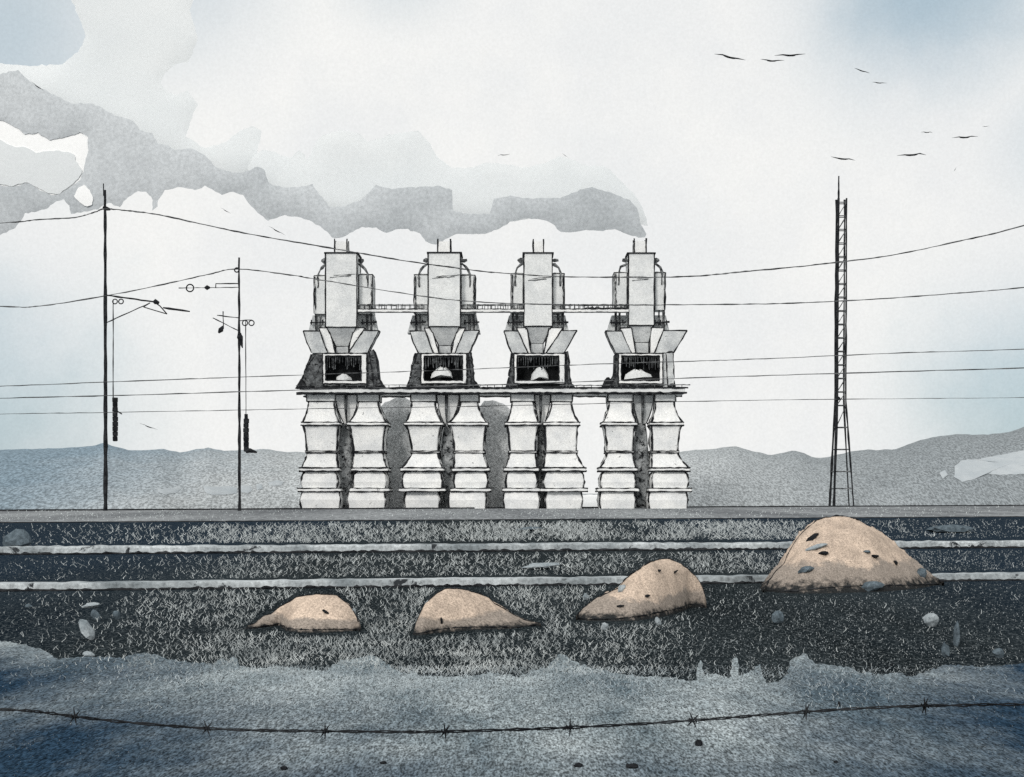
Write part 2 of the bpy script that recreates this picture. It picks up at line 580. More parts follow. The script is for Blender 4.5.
def snow_patch(poly, seed, mat='snow'):
    pl = densify([Vector(p) for p in poly], 2.0, 0.7, seed)
    cx = sum(p.x for p in pl) / len(pl); cy = sum(p.y for p in pl) / len(pl)
    mb = MB()
    off = Vector((0, -0.25, 0.10))
    n = len(pl)
    rings = []
    for k in (1.0, 0.75, 0.5, 0.25):
        rings.append([on_hill(cx + (p.x - cx) * k, cy + (p.y - cy) * k) + off * (0.2 if k == 1.0 else 1) for p in pl])
    vs = [p for r in rings for p in r] + [on_hill(cx, cy) + off]
    fs = [(k * n + i, k * n + (i + 1) % n, (k + 1) * n + (i + 1) % n, (k + 1) * n + i) for k in range(3) for i in range(n)]
    fs += [(3 * n + i, 3 * n + (i + 1) % n, 4 * n) for i in range(n)]
    mb.add(vs, fs)
    tag(mb.build('snow_patch', M[mat], smooth=True), kind='structure')


snow_patch([(157, 487), (163, 489), (172, 488), (180, 486), (181, 489), (176, 493), (166, 495), (158, 492)], 1)
snow_patch([(203, 486), (215, 487), (228, 486), (237, 488), (237, 493), (225, 495), (212, 495), (205, 492)], 2)
snow_patch([(240, 486), (250, 486), (253, 490), (248, 493), (240, 492)], 3)
snow_patch([(268, 483), (276, 480), (284, 482), (281, 486), (270, 486)], 4)
snow_patch([(256, 484), (262, 484), (263, 489), (257, 490)], 5)
snow_patch([(955, 466), (962, 460), (980, 459), (1000, 455), (1024, 450), (1060, 448), (1060, 470), (1024, 474), (1000, 475), (985, 474), (972, 480), (962, 482), (954, 477)], 6)
snow_patch([(939, 473), (945, 470), (948, 475), (943, 479)], 7)

snow_patch([(576, 495.2), (592, 494.8), (606, 495.2), (609, 501), (606, 507), (590, 507.6), (576, 507)], 8, 'bright')

# ------------------------------------------------------------------ the plant
D0 = DG(508.6)
S = D0 / F


def X(px):
    return (px - 512.0) * S


def Z(py):
    return (508.6 - py) * S


R1 = 0.108   # usual corner iron radius


def tower(v, label):
    """Stacked, waisted casing. v: (top, shoulder flange, waist, lower flange, base) as x ranges in the photo"""
    tp, f1, ws, f2, bs = v
    depth = (f1[1] - f1[0]) * S * 0.9
    yc = depth / 2
    root = empty('stacked_tower', (X((bs[0] + bs[1]) / 2), D0 + yc, 0), label, 'tower', 'white stacked towers under the deck')
    org = root.location

    def lev(xr, y):
        hw = (xr[1] - xr[0]) * S / 2
        return (X(xr[0]), X(xr[1]), D0 + yc - hw * 0.9, D0 + yc + hw * 0.9, Z(y))

    def mixr(a, b, t):
        return (a[0] + (b[0] - a[0]) * t, a[1] + (b[1] - a[1]) * t)

    def section(seq, r=R1):
        mb = MB()
        L = [lev(xr, y) for xr, y in seq]
        mb.loft([rect_ring(*l, c=0.25, j=0.05) for l in L])
        edges4(mb, [(l[0] + .06, l[1] - .06, l[2] + .06, l[3] - .06, l[4]) for l in L], r, 1, 0.055, 0.85, 0.4)
        hoop(mb, (L[-1][0] + .03, L[-1][1] - .03, L[-1][2] + .03, L[-1][3] - .03, L[-1][4]), r * 0.7, 1)
        return mb.build('casing_section', [M['white'], M['ink']], root, org)
    cv = lambda a, b, ya, yb, pw, k=6: [(mixr(a, b, (i / k) ** pw), ya + (yb - ya) * i / k) for i in range(k + 1)]
    # collar
    mb = MB()
    mb.loft([rect_ring(*lev((tp[0] - 1, tp[1] + 1), 401), c=0.2), rect_ring(*lev((tp[0] - 1, tp[1] + 1), 394.2), c=0.2)])
    l = lev((tp[0] - 1, tp[1] + 1), 401)
    hoop(mb, l, 0.06, 1)
    edges4(mb, [l, lev((tp[0] - 1, tp[1] + 1), 394.2)], 0.07, 1)
    mb.build('collar', [M['silo'], M['ink']], root, org)
    section(list(reversed(cv(tp, (f1[0] + 1, f1[1] - 1), 400.8, 422.2, 1.9))))
    section(list(reversed(cv((f1[0] + 1.5, f1[1] - 1.5), ws, 425.2, 451, 0.5))))
    section(list(reversed(cv(ws, (f2[0] + 1, f2[1] - 1), 452.6, 467.8, 1.4))))
    i2 = (f2[0] + 2.2, f2[1] - 2.2)
    section([(i2, 488.2), ((f2[0] + 1, f2[1] - 1), 482), ((f2[0] + 2, f2[1] - 2), 475), ((f2[0] + 4.5, f2[1] - 4.5), 471.2)], R1 * 0.9)
    section([((bs[0] + .8, bs[1] - .8), 508.8), ((bs[0] - .3, bs[1] + .3), 500), ((bs[0] + 1.2, bs[1] - 1.2), 491.5)], R1 * 0.9)

    def flange(xr, ya, yb, r):
        mb = MB()
        la, lb = lev(xr, yb), lev(xr, ya)
        mb.loft([rect_ring(*la, c=0.12), rect_ring(*lb, c=0.12)])
        hoop(mb, la, r, 1, 0.03, 0.5, 0.5)
        hoop(mb, lb, r * 0.9, 1, 0.03, 0.5, 0.5)
        mb.build('flange', [M['white'], M['ink']], root, org)
    flange(f1, 422.2, 425.2, 0.085)
    flange((ws[0] - 1, ws[1] + 1), 451, 452.6, 0.085)
    flange(f2, 467.8, 471.2, 0.10)
    flange((f2[0] - 1.5, f2[1] + 1.5), 488.2, 491.5, 0.075)
    return root


TW = [
    (((307, 334), (301, 340), (306, 337), (299.5, 339.5), (300, 341)), 'white stacked tower at the far left end under the first furnace'),
    (((357, 378), (347, 387.5), (352.5, 383), (351, 388), (347, 386)), 'white stacked tower under the right half of the leftmost furnace'),
    (((411, 435), (404, 443), (411, 438), (400.5, 444), (404, 440)), 'white stacked tower under the left half of the second furnace'),
    (((460, 478), (448, 488), (454, 484), (452, 489.5), (448, 487)), 'white stacked tower with narrow neck under the right half of the second furnace'),
    (((511.5, 534), (505, 540), (509.5, 536), (504, 539), (503, 540)), 'white stacked tower under the left half of the third furnace'),
    (((551.5, 572), (543.5, 580), (545, 577), (542, 586), (545, 583)), 'white stacked tower beside the open white gap, under the third furnace'),
    (((609, 632.5), (602, 637.5), (607, 633.5), (599, 637.5), (599, 636)), 'white stacked tower right of the open white gap, under the fourth furnace'),
    (((656, 675.5), (650, 684), (652, 678.6), (650, 690), (648, 688)), 'white stacked tower at the far right end of the plant'),
]
for v, lab in TW:
    tower(v, lab)

# feed ducts between the two towers of each pair
FD = [((334, 357), (341.5, 348.5), 345, (335, 351, 444), 'first from the left'),
      ((436, 459), (443, 449.5), 446, (440, 457, 441), 'second from the left'),
      ((535, 551), (539, 545), 541, (537, 547, 440), 'third from the left'),
      ((634, 655), (640, 648), 643.5, (634.5, 651, 440), 'rightmost')]
for i, (wt, wb, rx, core, which) in enumerate(FD):
    lab = ['pale feed funnel over a sooty grey duct between the first pair of towers',
           'pale feed funnel over a dark grey duct between the second pair of towers',
           'pale feed funnel over a slim dark duct between the third pair of towers',
           'feed funnel over a long sooty duct between the rightmost pair of towers'][i]
    root = empty('feed_duct', (X(rx), D0 + 2.3, 0), lab, 'duct', 'feed ducts between the towers')
    o = root.location
    mb = MB()
    y0 = D0 + 1.4
    L = []
    for t in (0, .25, .5, .75, 1):
        k = t ** 1.7
        x0, x1 = X(wt[0] + (wb[0] - wt[0]) * k), X(wt[1] + (wb[1] - wt[1]) * k)
        hw = (x1 - x0) / 2
        L.append((x0, x1, y0 + 1.4 - hw * .9, y0 + 1.4 + hw * .9, Z(394.5 + 28 * t)))
    L.reverse()
    mb.loft([rect_ring(*l, c=0.08) for l in L])
    edges4(mb, L, 0.06, 1)
    mb.build('funnel', [M['white'] if i < 3 else M['chute'], M['ink']], root, o)
    mb = MB()
    mb.tube([(X(rx), y0 - 0.35, Z(394)), (X(rx), y0 - 0.3, Z(410)), (X(rx), y0 + 0.7, Z(422))], [0.22, 0.2, 0.1], 0, 6, 0.03, 0.2)
    mb.build('rod', M['soot'], root, o)
    mb = MB()
    cx0, cx1, cm = core
    L = []
    for t in (0, .12, .3, .5, .72, .9, 1.0):
        w = 0.45 + 0.55 * math.sin(math.pi * min(1, max(0, t * 0.92 + 0.05))) ** 0.8
        c = (cx0 + cx1) / 2
        hw = (cx1 - cx0) / 2 * w * S
        L.append((X(c) - hw, X(c) + hw, y0 + 1.7 - hw, y0 + 1.7 + hw, Z(423 + 85 * t)))
    L.reverse()
    mb.loft([rect_ring(*l, c=0.25, j=0.06) for l in L])
    mb.build('duct_body', [M['mid'], M['ink']], root, o)

# deck across the towers
deck = empty('deck', (X(493), D0 + 2.5, Z(394)), 'long thin dark edged deck carrying the four furnaces on the towers', 'deck')
o = deck.location
mb = MB()
mb.box(X(301), X(685), D0 - 0.25, D0 + 5.4, Z(393.4), Z(388.4))
mb.build('slab', M['silo'], deck, o)
for yy, r, x0, x1, mt in ((393.6, 0.17, 297, 687, 'soot'), (388.3, 0.13, 296, 688, 'soot')):
    for dy in (-0.3, 5.45):
        mb = MB()
        mb.tube([(X(x0), D0 + dy, Z(yy)), (X(x1), D0 + dy, Z(yy - 0.5))], r, 0, 6, 0.03, 0.45, 0.45)
        mb.build('edge_beam', M['ink'], deck, o)
for x0, x1 in ((296, 420), (418, 520), (560, 690)):
    mb = MB()
    mb.tube([(X(x0), D0 - 0.32, Z(385.6)), (X(x1), D0 - 0.32, Z(385.0))], 0.06, 0, 5, 0.03, 0.6, 0.45)
    q = x0 + 3
    while q < x1:
        mb.tube([(X(q), D0 - 0.3, Z(385.2)), (X(q), D0 - 0.3, Z(389))], 0.05, 0, 4)
        q += random.uniform(6, 11)
    mb.build('low_rail', M['worn'], deck, o)


def furnace(p):
    cx = (p['silo'][0] + p['silo'][1]) / 2
    root = empty('furnace', (X(cx), D0 + 2.6, Z(388)), p['label'], 'furnace', 'furnaces standing on the deck')
    o = root.location
    dc = D0 + 2.6

    def lv(x0, x1, y, d, c=0.0):
        return (X(x0), X(x1), dc + c - d / 2, dc + c + d / 2, Z(y))
    s0, s1 = p['silo']
    w = (s1 - s0) * S
    st, sb = p['sy']
    # silo body
    mb = MB()
    L = [lv(s0, s1, sb, w), lv(s0, s1, (st + sb) / 2, w), lv(s0, s1, st, w)]
    mb.loft([rect_ring(*l, c=0.1) for l in L])
    edges4(mb, L, 0.085, 1, 0.03, 0.4, 0.7)
    hoop(mb, L[0], 0.065, 1)
    silo = mb.build('silo', [M['silo'], M['ink']], root, o)
    mb = MB()
    mb.loft([rect_ring(*lv(s0 - 1.5, s1 + 1.5, st, w + 0.3), c=0.1), rect_ring(*lv(s0 - 1.5, s1 + 1.5, st - 1.3, w + 0.3), c=0.1)])
    mb.build('roof_plate', M['ink'], silo, (0, 0, 0) if False else o)
    # faint weld band with hanging strap
    mb = MB()
    yb_ = p.get('band', 277)
    mb.tube([(X(s0 + 4), dc - w / 2 - 0.03, Z(yb_ + 0.8)), (X(s1 - 6), dc - w / 2 - 0.03, Z(yb_ - 1))], 0.05, 0, 5, 0.04, 0.7, 0.4)
    mb.tube([(X(s0 + 8), dc - w / 2 - 0.03, Z(yb_ - 1.2)), (X(s1 - 1), dc - w / 2 - 0.03, Z(yb_ - 2.6))], 0.04, 0, 5, 0.04, 0.7, 0.4)
    mb.build('weld_band', M['worn'], silo, o)
    # stack
    a0, a1 = p['stack']
    mb = MB()
    aw = (a1 - a0) * S
    L = [lv(a0, a1, st - 1, aw), lv(a0, a1, p.get('stop', 239), aw)]
    mb.loft([rect_ring(*l, c=0.1) for l in L])
    edges4(mb, [lv(a0, a1, st - 1, aw), lv(a0, a1, p.get('stop', 239) - 2.5, aw)], 0.1, 1, 0.03, 0.35, 0.4)
    mb.build('smoke_stack', [M['white'], M['ink']], root, o)
    # lugs on the shoulders
    for sx, q in ((-1, s0), (1, s1)):
        mb = MB()
        mb.tube([(X(q), dc - .6, Z(st + 5)), (X(q + sx * 3), dc - .6, Z(st + 5.6)), (X(q + sx * 6), dc - .6, Z(st + 5))], [0.22, 0.38, 0.16], 0, 6, 0.07, 0.4)
        mb.build('lug', M['worn'], root, o)
    for key, sx, q in (('left', -1, s0), ('right', 1, s1)):
        q0, q1, qt, _ = p[key]
        qm = (q0 + q1) / 2
        mb = MB()
        mb.tube([(X(q + sx * .5), dc - .9, Z(st + 9)), (X(q + sx * 2.5), dc - .9, Z(st + 10)), (X(qm), dc - .9, Z(qt - 4)), (X(qm + sx * 2), dc - .8, Z(qt + 1)), (X(qm + sx * 2), dc - .8, Z(qt + 14))], [0.16, 0.2, 0.17, 0.15, 0.11], 0, 6, 0.05, 0.45, 0.4)
        mb.build('pipe_elbow', M['worn'], root, o)
        mb = MB()
        qe = q0 + 1.5 if key == 'left' else q1 - 1.5
        mb.tube([(X(qe), dc - 1.0, Z(qt + 3)), (X(qe + .3), dc - 1.0, Z(330))], 0.07, 0, 5, 0.05, 0.8, 0.4)
        mb.build('drain_pipe', M['ink'], root, o)
    # hopper
    h0, h1, hb = p['hop']
    hw2 = (h1 - h0) * S
    mb = MB()
    L = [lv(h0, h1, 352.6, hw2 * .9), lv(h0, h1, hb, hw2), lv(s0 + 1.2, s1 - 1.2, sb + 0.6, w - .3)]
    mb.loft([rect_ring(*l, c=0.08) for l in L])
    edges4(mb, L, 0.07, 1)
    hoop(mb, L[1], 0.05, 1)
    mb.build('hopper', [M['chute'], M['ink']], root, o)
    # side tanks
    for key in ('left', 'right'):
        q0, q1, qt, qb = p[key]
        d = 2.6
        mb = MB()
        L = [lv(q0, q1, qb, d, 0.5), lv(q0, q1, (qt + qb) / 2, d, 0.5), lv(q0, q1, qt + 1.5, d, 0.5), lv(q0 + 1, q1 - 1, qt, d - .3, 0.5)]
        mb.loft([rect_ring(*l, c=0.15) for l in L])
        edges4(mb, L[:3], 0.07, 1, 0.04, 0.6)
        hoop(mb, L[2], 0.06, 1)
        mb.build('side_tank', [M['silo'], M['ink']], root, o)
        # leg pipe and valve bar under the tank
        mb = MB()
        qc = q0 + 4 if key == 'left' else q1 - 4
        for dx in (-2.2, 2.0):
            mb.tube([(X(qc + dx), dc - 0.4, Z(qb)), (X(qc + dx), dc - 0.4, Z(330))], 0.13, 0, 6, 0.03, 0.35, 0.5)
        mb.build('leg_pipe', M['worn'], root, o)
        mb = MB()
        mb.tube([(X(qc - 8), dc - 0.75, Z(321)), (X(qc + 8), dc - 0.75, Z(320.4))], 0.11, 0, 5, 0.03, 0.5, 0.4)
        for dx in (-6.5, -1, 5):
            mb.tube([(X(qc + dx), dc - 0.75, Z(323.2)), (X(qc + dx), dc - 0.75, Z(318))], 0.09, 0, 5, 0.02, 0.4)
        mb.build('valve_bar', M['ink'], root, o)
        # skirt box between tank and chute
        mb = MB()
        k0, k1 = (q0 - 4, s0) if key == 'left' else (s1, q1 + 3)
        L = [lv(k0 - 3 if key == 'left' else k0, k1 if key == 'left' else k1 + 2, 331, 2.0, 0.8), lv(k0 + 2 if key == 'left' else k0, k1 if key == 'left' else k1 - 2, 313, 2.0, 0.8)]
        mb.loft([rect_ring(*l, c=0.1) for l in L])
        mb.build('valve_box', M['chute'], root, o)
    # chutes: a broad outer and a slim inner one on each side

    def chute(t0, t1, b0, b1, yt, yb, dy, mat, r):
        mb = MB()
        d = 1.5
        L = [lv(b0, b1, yb, d, dy), lv((b0 + t0) / 2 - 0.6, (b1 + t1) / 2, (yt + yb) / 2 + .6, d, dy), lv(t0, t1, yt, d, dy)]
        mb.loft([rect_ring(*l, c=0.06) for l in L])
        edges4(mb, L, r, 1, 0.035, 0.5, 0.45)
        hoop(mb, L[-1], r, 1)
        mb.build('chute', [mat, M['ink']], root, o)
    c = p['cl']
    chute(c[0], c[1], c[2], c[3], 330.5, 352.4, -1.3, M['chute'], 0.08)
    chute(c[1] - 1, s0 + 3, c[3] - 1, h0 + 0.5, 327, 352.2, -0.9, M['white'], 0.075)
    c = p['cr']
    chute(c[0], c[1], c[2], c[3], 330, 352.4, -1.3, M['chute'], 0.08)
    chute(s1 - 3, c[0] + 1, h1 + 0.5, c[2] + 1, 327, 352.2, -0.9, M['white'], 0.075)
    # firebox
    f0, f1 = p['fb']
    ft, fb_ = 353.2, 383.6
    yf = D0 + 0.2
    mb = MB()
    mb.box(X(f0), X(f1), yf + 2.6, yf + 4.4, Z(388.2), Z(ft))
    mb.box(X(f0), X(f0 + 3), yf + 0.3, yf + 2.6, Z(388.2), Z(ft))
    mb.box(X(f1 - 3), X(f1), yf + 0.3, yf + 2.6, Z(388.2), Z(ft))
    mb.box(X(f0 + 3), X(f1 - 3), yf + 0.3, yf + 2.6, Z(ft + 2.5), Z(ft))
    mb.box(X(f0 + 3), X(f1 - 3), yf + 0.3, yf + 2.6, Z(388.2), Z(fb_ - 2.5))
    fbx = mb.build('firebox', M['black'], root, o)
    # pale frame with black edging
    mb = MB()
    t = 3.0
    tr = p.get('tr', 5.5)
    for (x0, x1, ya, yb) in ((f0, f0 + t, ft, fb_), (f1 - tr, f1, ft, fb_), (f0 + t, f1 - tr, ft, ft + 2.4), (f0 + t, f1 - tr, fb_ - 3.2, fb_)):
        mb.box(X(x0), X(x1), yf, yf + 0.3, Z(yb), Z(ya))
    for l in ((X(f0), X(f1), yf - .02, yf + .28, Z(ft)), (X(f0), X(f1), yf - .02, yf + .28, Z(fb_))):
        mb.tube([(l[0], l[2], l[4]), (l[1], l[2], l[4])], 0.08, 1, 5, 0.03, 0.5, 0.4)
    for xx, ya, yb in ((f0, ft, fb_), (f1, ft, fb_), (f0 + t, ft + 2.4, fb_ - 3.2), (f1 - tr, ft + 2.4, fb_ - 3.2)):
        mb.tube([(X(xx), yf - .02, Z(yb)), (X(xx), yf - .02, Z(ya))], 0.075, 1, 5, 0.03, 0.5, 0.4)
    for ya in (ft + 2.4, fb_ - 3.2):
        mb.tube([(X(f0 + t), yf - .02, Z(ya)), (X(f1 - tr), yf - .02, Z(ya))], 0.06, 1, 5, 0.03, 0.5, 0.4)
    mb.build('frame', [M['white'], M['ink']], fbx, o)
    # pale charge heap lying inside the opening
    g0, g1, gt, gb = p['heap']
    gt += 3.0
    g0 -= 2.0
    mb = MB()
    rings = []
    for k, (tt, sc) in enumerate(((0, 1.0), (.45, .9), (.8, .55), (1, .25))):
        c_ = (g0 + g1) / 2
        hw = (g1 - g0) / 2 * sc
        rings.append([Vector((X(c_ + hw * math.cos(a) * (1 + .18 * math.sin(3 * a + g0)) + random.uniform(-.12, .12)), yf + 1.0 + 0.8 * math.sin(a), Z(gb + (gt - gb) * tt) + 0.16 * math.sin(2 * a + k + g0) + random.uniform(-.1, .1))) for a in [2 * math.pi * q / 14 for q in range(14)]])
    mb.loft(rings)
    mb.build('charge_heap', M['silo'], fbx, o)
    mb = MB()
    q = f0 + t + 1.5
    mb.tube([(X(f0 + t), yf + 0.2, Z(ft + 3.4)), (X(f1 - tr), yf + 0.2, Z(ft + 3.4))], 0.07, 0, 5, 0.02, 0.4, 0.4)
    while q < f1 - tr - 1:
        mb.tube([(X(q), yf + 0.2, Z(ft + 3.0)), (X(q + random.uniform(-.7, .7)), yf + 0.22, Z(ft + random.uniform(9, 17)))], [0.08, 0.05], 0, 4, 0.03, 0.5, 0.4)
        q += random.uniform(1.4, 3.2)
    mb.build('hatch_bars', M['soot'], fbx, o)  # thin bars stand in for the dark hatching inside the opening
    # sooty buttresses each side of the firebox
    for pts in (p['bl'], p['br']):
        mb = MB()
        fr = [Vector((X(a), yf + 0.35, Z(b))) for a, b in pts]
        bk = [q + Vector((0, 3.6, 0)) for q in fr]
        mb.loft([fr, bk])
        n_ = len(fr)
        for k in range(n_):
            mb.tube([fr[k], fr[(k + 1) % n_]], 0.09, 1, 5, 0.05, 0.7, 0.4)
        mb.tube([fr[0].lerp(fr[1], .35) + Vector((0, -.04, 0)), fr[-1].lerp(fr[-2], .4) + Vector((0, -.04, 0))], 0.07, 1, 5, 0.04, 0.6, 0.4)
        mb.build('buttress', [M['soot'] if pts is not p.get('pale') else M['chute'], M['ink']], root, o)
    # rubble on the deck beside the firebox
    for (rx, rw, rh) in p['rub']:
        mb = MB()
        rings = []
        for k, (tt, sc) in enumerate(((0, 1.0), (.4, .8), (.75, .5), (1, .2))):
            rings.append([Vector((X(rx + rw * sc * math.cos(a) * random.uniform(.8, 1.15)), D0 + 0.4 + 0.5 * sc * math.sin(a), Z(388.3 - rh * tt) + random.uniform(-.08, .08))) for a in [2 * math.pi * q / 11 for q in range(11)]])
        mb.loft(rings)
        mb.build('soot_heap', M['black'], root, o)
    return root


FN = [
    dict(label='leftmost furnace with plain silo and widest black soot skirt on the deck', silo=(325, 356.5), sy=(252.8, 326.5), stack=(333, 345.5), hop=(334, 347, 345), band=276,
         left=(312, 324.5, 272, 312), right=(357, 371.5, 271, 312), cl=(302.8, 319, 311, 327), cr=(363, 378.5, 348, 367),
         fb=(322.5, 366.5), heap=(336, 350, 371, 381),
         bl=[(311, 354), (322.5, 354), (322.5, 387.8), (297, 388), (302, 377), (306, 364)], br=[(366.5, 353), (373, 349), (376, 358), (378, 378), (385, 387.8), (366.5, 387.8)],
         rub=[(301, 6, 9), (380, 6, 6), (311, 5, 5)]),
    dict(label='second furnace from the left with a black firebox and pale heap', silo=(428, 460.3), sy=(252.6, 326), stack=(437, 450), hop=(438, 450.5, 344), band=277,
         left=(413, 427.5, 271, 312), right=(460.5, 475, 271.5, 312), cl=(409.4, 425, 418, 433), cr=(464, 479, 455, 469),
         fb=(421, 466.5), tr=4.0, heap=(434, 453.5, 364, 376),
         bl=[(415, 353), (421, 353), (421, 387.8), (406, 388), (410, 376), (412, 364)], br=[(466.5, 353), (471, 352), (473, 366), (474, 380), (480, 387.8), (466.5, 387.8)],
         rub=[(474, 5, 6), (411, 5, 3)]),
    dict(label='third furnace from the left with a slim silo and black firebox', silo=(524, 552.5), sy=(252.6, 325.5), stack=(533.5, 544), hop=(530.5, 543.5, 342), band=279,
         left=(511, 523.5, 270, 311), right=(553, 565, 270, 311), cl=(504, 518, 512, 528), cr=(562, 577, 546, 564),
         fb=(514, 565), tr=6.0, heap=(534.5, 550, 364, 378),
         bl=[(511, 353), (514, 353), (514, 387.8), (506, 388), (509, 376), (510.5, 364)], br=[(565, 352), (568, 351), (569.5, 366), (571, 380), (574, 387.8), (565, 387.8)],
         rub=[(508.5, 4, 6), (571, 5, 5)]),
    dict(label='rightmost furnace with pale buttress and widest right hand chute', silo=(629, 655), sy=(252.6, 324.5), stack=(635.5, 647.5), stop=238.5, hop=(636, 650, 341), band=279,
         left=(615, 628.5, 269, 308), right=(656, 667, 269, 308), cl=(606, 622, 616, 632), cr=(664, 687.5, 655, 674),
         fb=(618.5, 663), tr=3.4, heap=(627.5, 652, 366.5, 377),
         bl=[(615.5, 353), (618.5, 353), (618.5, 387.8), (605, 388), (611, 380), (615, 372)], br=[(663, 353), (673, 351), (674.5, 366), (674.5, 380), (676, 387.8), (663, 387.8)],
         rub=[(608, 7, 11), (672, 5, 5)]),
]
FN[3]['pale'] = FN[3]['br']
for p in FN:
    furnace(p)

# walkways strung between the furnaces
for (x0, x1, lab) in ((356.6, 428, 'railed walkway between the leftmost and second silos'), (460.5, 524, 'railed walkway between the second and third silos'),
                      (552.8, 629, 'clogged railed walkway between the third and rightmost silos')):
    y0 = D0 + 0.55
    root = empty('walkway', (X((x0 + x1) / 2), y0 + 0.5, Z(311)), lab, 'walkway', 'walkways between the silos')
    o = root.location
    mb = MB()
    mb.box(X(x0), X(x1), y0, y0 + 1.0, Z(311.4), Z(308.6))
    for yy in (311.6, 308.4):
        mb.tube([(X(x0), y0 - .02, Z(yy)), (X(x1), y0 - .02, Z(yy))], 0.06, 1, 5, 0.03, 0.6, 0.4)
    mb.build('walkway_deck', [M['white'], M['ink']], root, o)
    for dy in (0, 1.0):
        mb = MB()
        mb.tube([(X(x0), y0 + dy, Z(304)), (X(x1), y0 + dy, Z(304.2))], 0.065, 0, 5, 0.03, 0.6, 0.4)
        q = x0 + 2
        while q < x1:
            mb.tube([(X(q), y0 + dy, Z(303.4)), (X(q), y0 + dy, Z(309))], 0.055, 0, 4, 0.02)
            q += random.uniform(3.5, 7)
        mb.build('handrail', M['worn'], root, o)
    if x0 > 500:
        mb = MB()
        rings = []
        for i in range(22):
            px = 585 + i * 2.0
            hgt = 0.25 + 0.3 * abs(noise.noise(Vector((px * 0.2, 0, 0)))) * (1.6 if 605 < px < 618 else 1)
            rings.append([Vector((X(px), y0 + .1, Z(308.6))), Vector((X(px), y0 + .1, Z(308.6) + hgt * .6)), Vector((X(px), y0 + .5, Z(308.6) + hgt)), Vector((X(px), y0 + .9, Z(308.6)))])
        mb.loft(rings)
        mb.build('spilled_soot', M['black'], root, o)

M['ash'] = grained('grey_ash', (0.74, 0.755, 0.76), (0.44, 0.46, 0.465), 0.3, 3.5, 0.55, spot=(0.12, 0.125, 0.13), spot_scale=0.9, spot_lo=0.64)
mb = MB()
NU, NV_ = 70, 16
tra = [(306, 500), (318, 455), (330, 428), (350, 421), (378, 410), (386, 402), (398, 396), (408, 399), (420, 408), (455, 412), (478, 408), (488, 399), (498, 402), (508, 406), (520, 420), (545, 440), (562, 478), (572, 503)]
for i in range(NU + 1):
    px = 306 + (572 - 306) * i / NU
    D_ = 200.0
    zt = EYE + (YH - lerp_trace(tra, px) + 2.0 * noise.noise(Vector((px * 0.3, 4, 4)))) / F * D_
    for j in range(NV_ + 1):
        v = -1 + 2 * j / NV_
        mb.v.append(Vector(((px - 512) / F * D_ + 0.25 * noise.noise(Vector((px * .1, v * 3, 1))), D_ + v * 5.5, max(-0.2, zt * (1 - abs(v) ** 2.2) + 0.3 * noise.noise(Vector((px * .15, v * 4, 8))) - (0.4 if abs(v) > .99 else 0)))))
for i in range(NU):
    for j in range(NV_):
        k = i * (NV_ + 1) + j
        mb.f.append((k, k + NV_ + 1, k + NV_ + 2, k + 1)); mb.m.append(0)
tag(mb.build('ash_heap', M['ash'], None, Vector((X(440), 200, 0)), True), 'tall grey ash heap seen through the gaps between the towers', 'ash heap')

# ------------------------------------------------------------------ masts
DM = DG(510.8)


def pm(x, y, dy=0.0):
    return P(x, y, DM) + Vector((0, dy, 0))


mast = empty('mast', G(105.5, 510.8), 'tall dark mast with a slanted bracket arm on the far left', 'mast', 'trackside masts')
o = mast.location
mb = MB()
mb.tube([pm(105.5, 511), pm(105.5, 400), pm(105.3, 300), pm(105, 190)], [0.24, 0.22, 0.19, 0.15], 0, 8, 0.015, 0.18, 1.0)
mb.build('pole', M['ink'], mast, o)
mb = MB(); mb.tube([pm(103.4, 183.5), pm(103.6, 196)], 0.06, 0, 5); mb.tube([pm(104, 192), pm(105.2, 192)], 0.05, 0, 5); mb.build('spike', M['ink'], mast, o)
mb = MB(); mb.tube([pm(103.5, 207), pm(107, 209), pm(110, 209.5)], [0.2, 0.3, 0.12], 0, 6, 0.03, 0.2); mb.build('wire_clamp', M['ink'], mast, o)
mb = MB()
mb.tube([pm(105.5, 295), pm(130, 298.5), pm(158, 302.5)], 0.11, 0, 6, 0.03, 0.35, 0.6)
mb.tube([pm(106, 323), pm(128, 313), pm(150, 303)], 0.07, 0, 5, 0.02, 0.3, 0.6)
mb.tube([pm(154, 302), pm(160, 306), pm(167, 314)], 0.07, 0, 5)
mb.tube([pm(143.5, 307), pm(155, 310.5), pm(167, 314)], 0.06, 0, 5)
mb.tube([pm(143.5, 307), pm(150, 303)], 0.06, 0, 5)
br = mb.build('bracket_arm', M['ink'], mast, o)
mb = MB(); mb.tube([pm(163, 307.8), pm(175, 309.4), pm(190, 311.6)], [0.09, 0.16, 0.1], 0, 6, 0.02, 0.3, 0.6); mb.build('contact_arm', M['ink'], mast, o)
mb = MB(); mb.tube([pm(153, 302), pm(155, 301.5), pm(159, 303)], [0.1, 0.32, 0.15], 0, 7); mb.build('insulator', M['ink'], mast, o)


def ring(name, x, y, r, parent, org, th=0.07):
    mb = MB()
    c = pm(x, y)
    mb.tube([c + Vector((math.cos(a) * r, 0, math.sin(a) * r)) for a in [2 * math.pi * k / 16 for k in range(17)]], th, 0, 5)
    mb.build(name, M['ink'], parent, org)


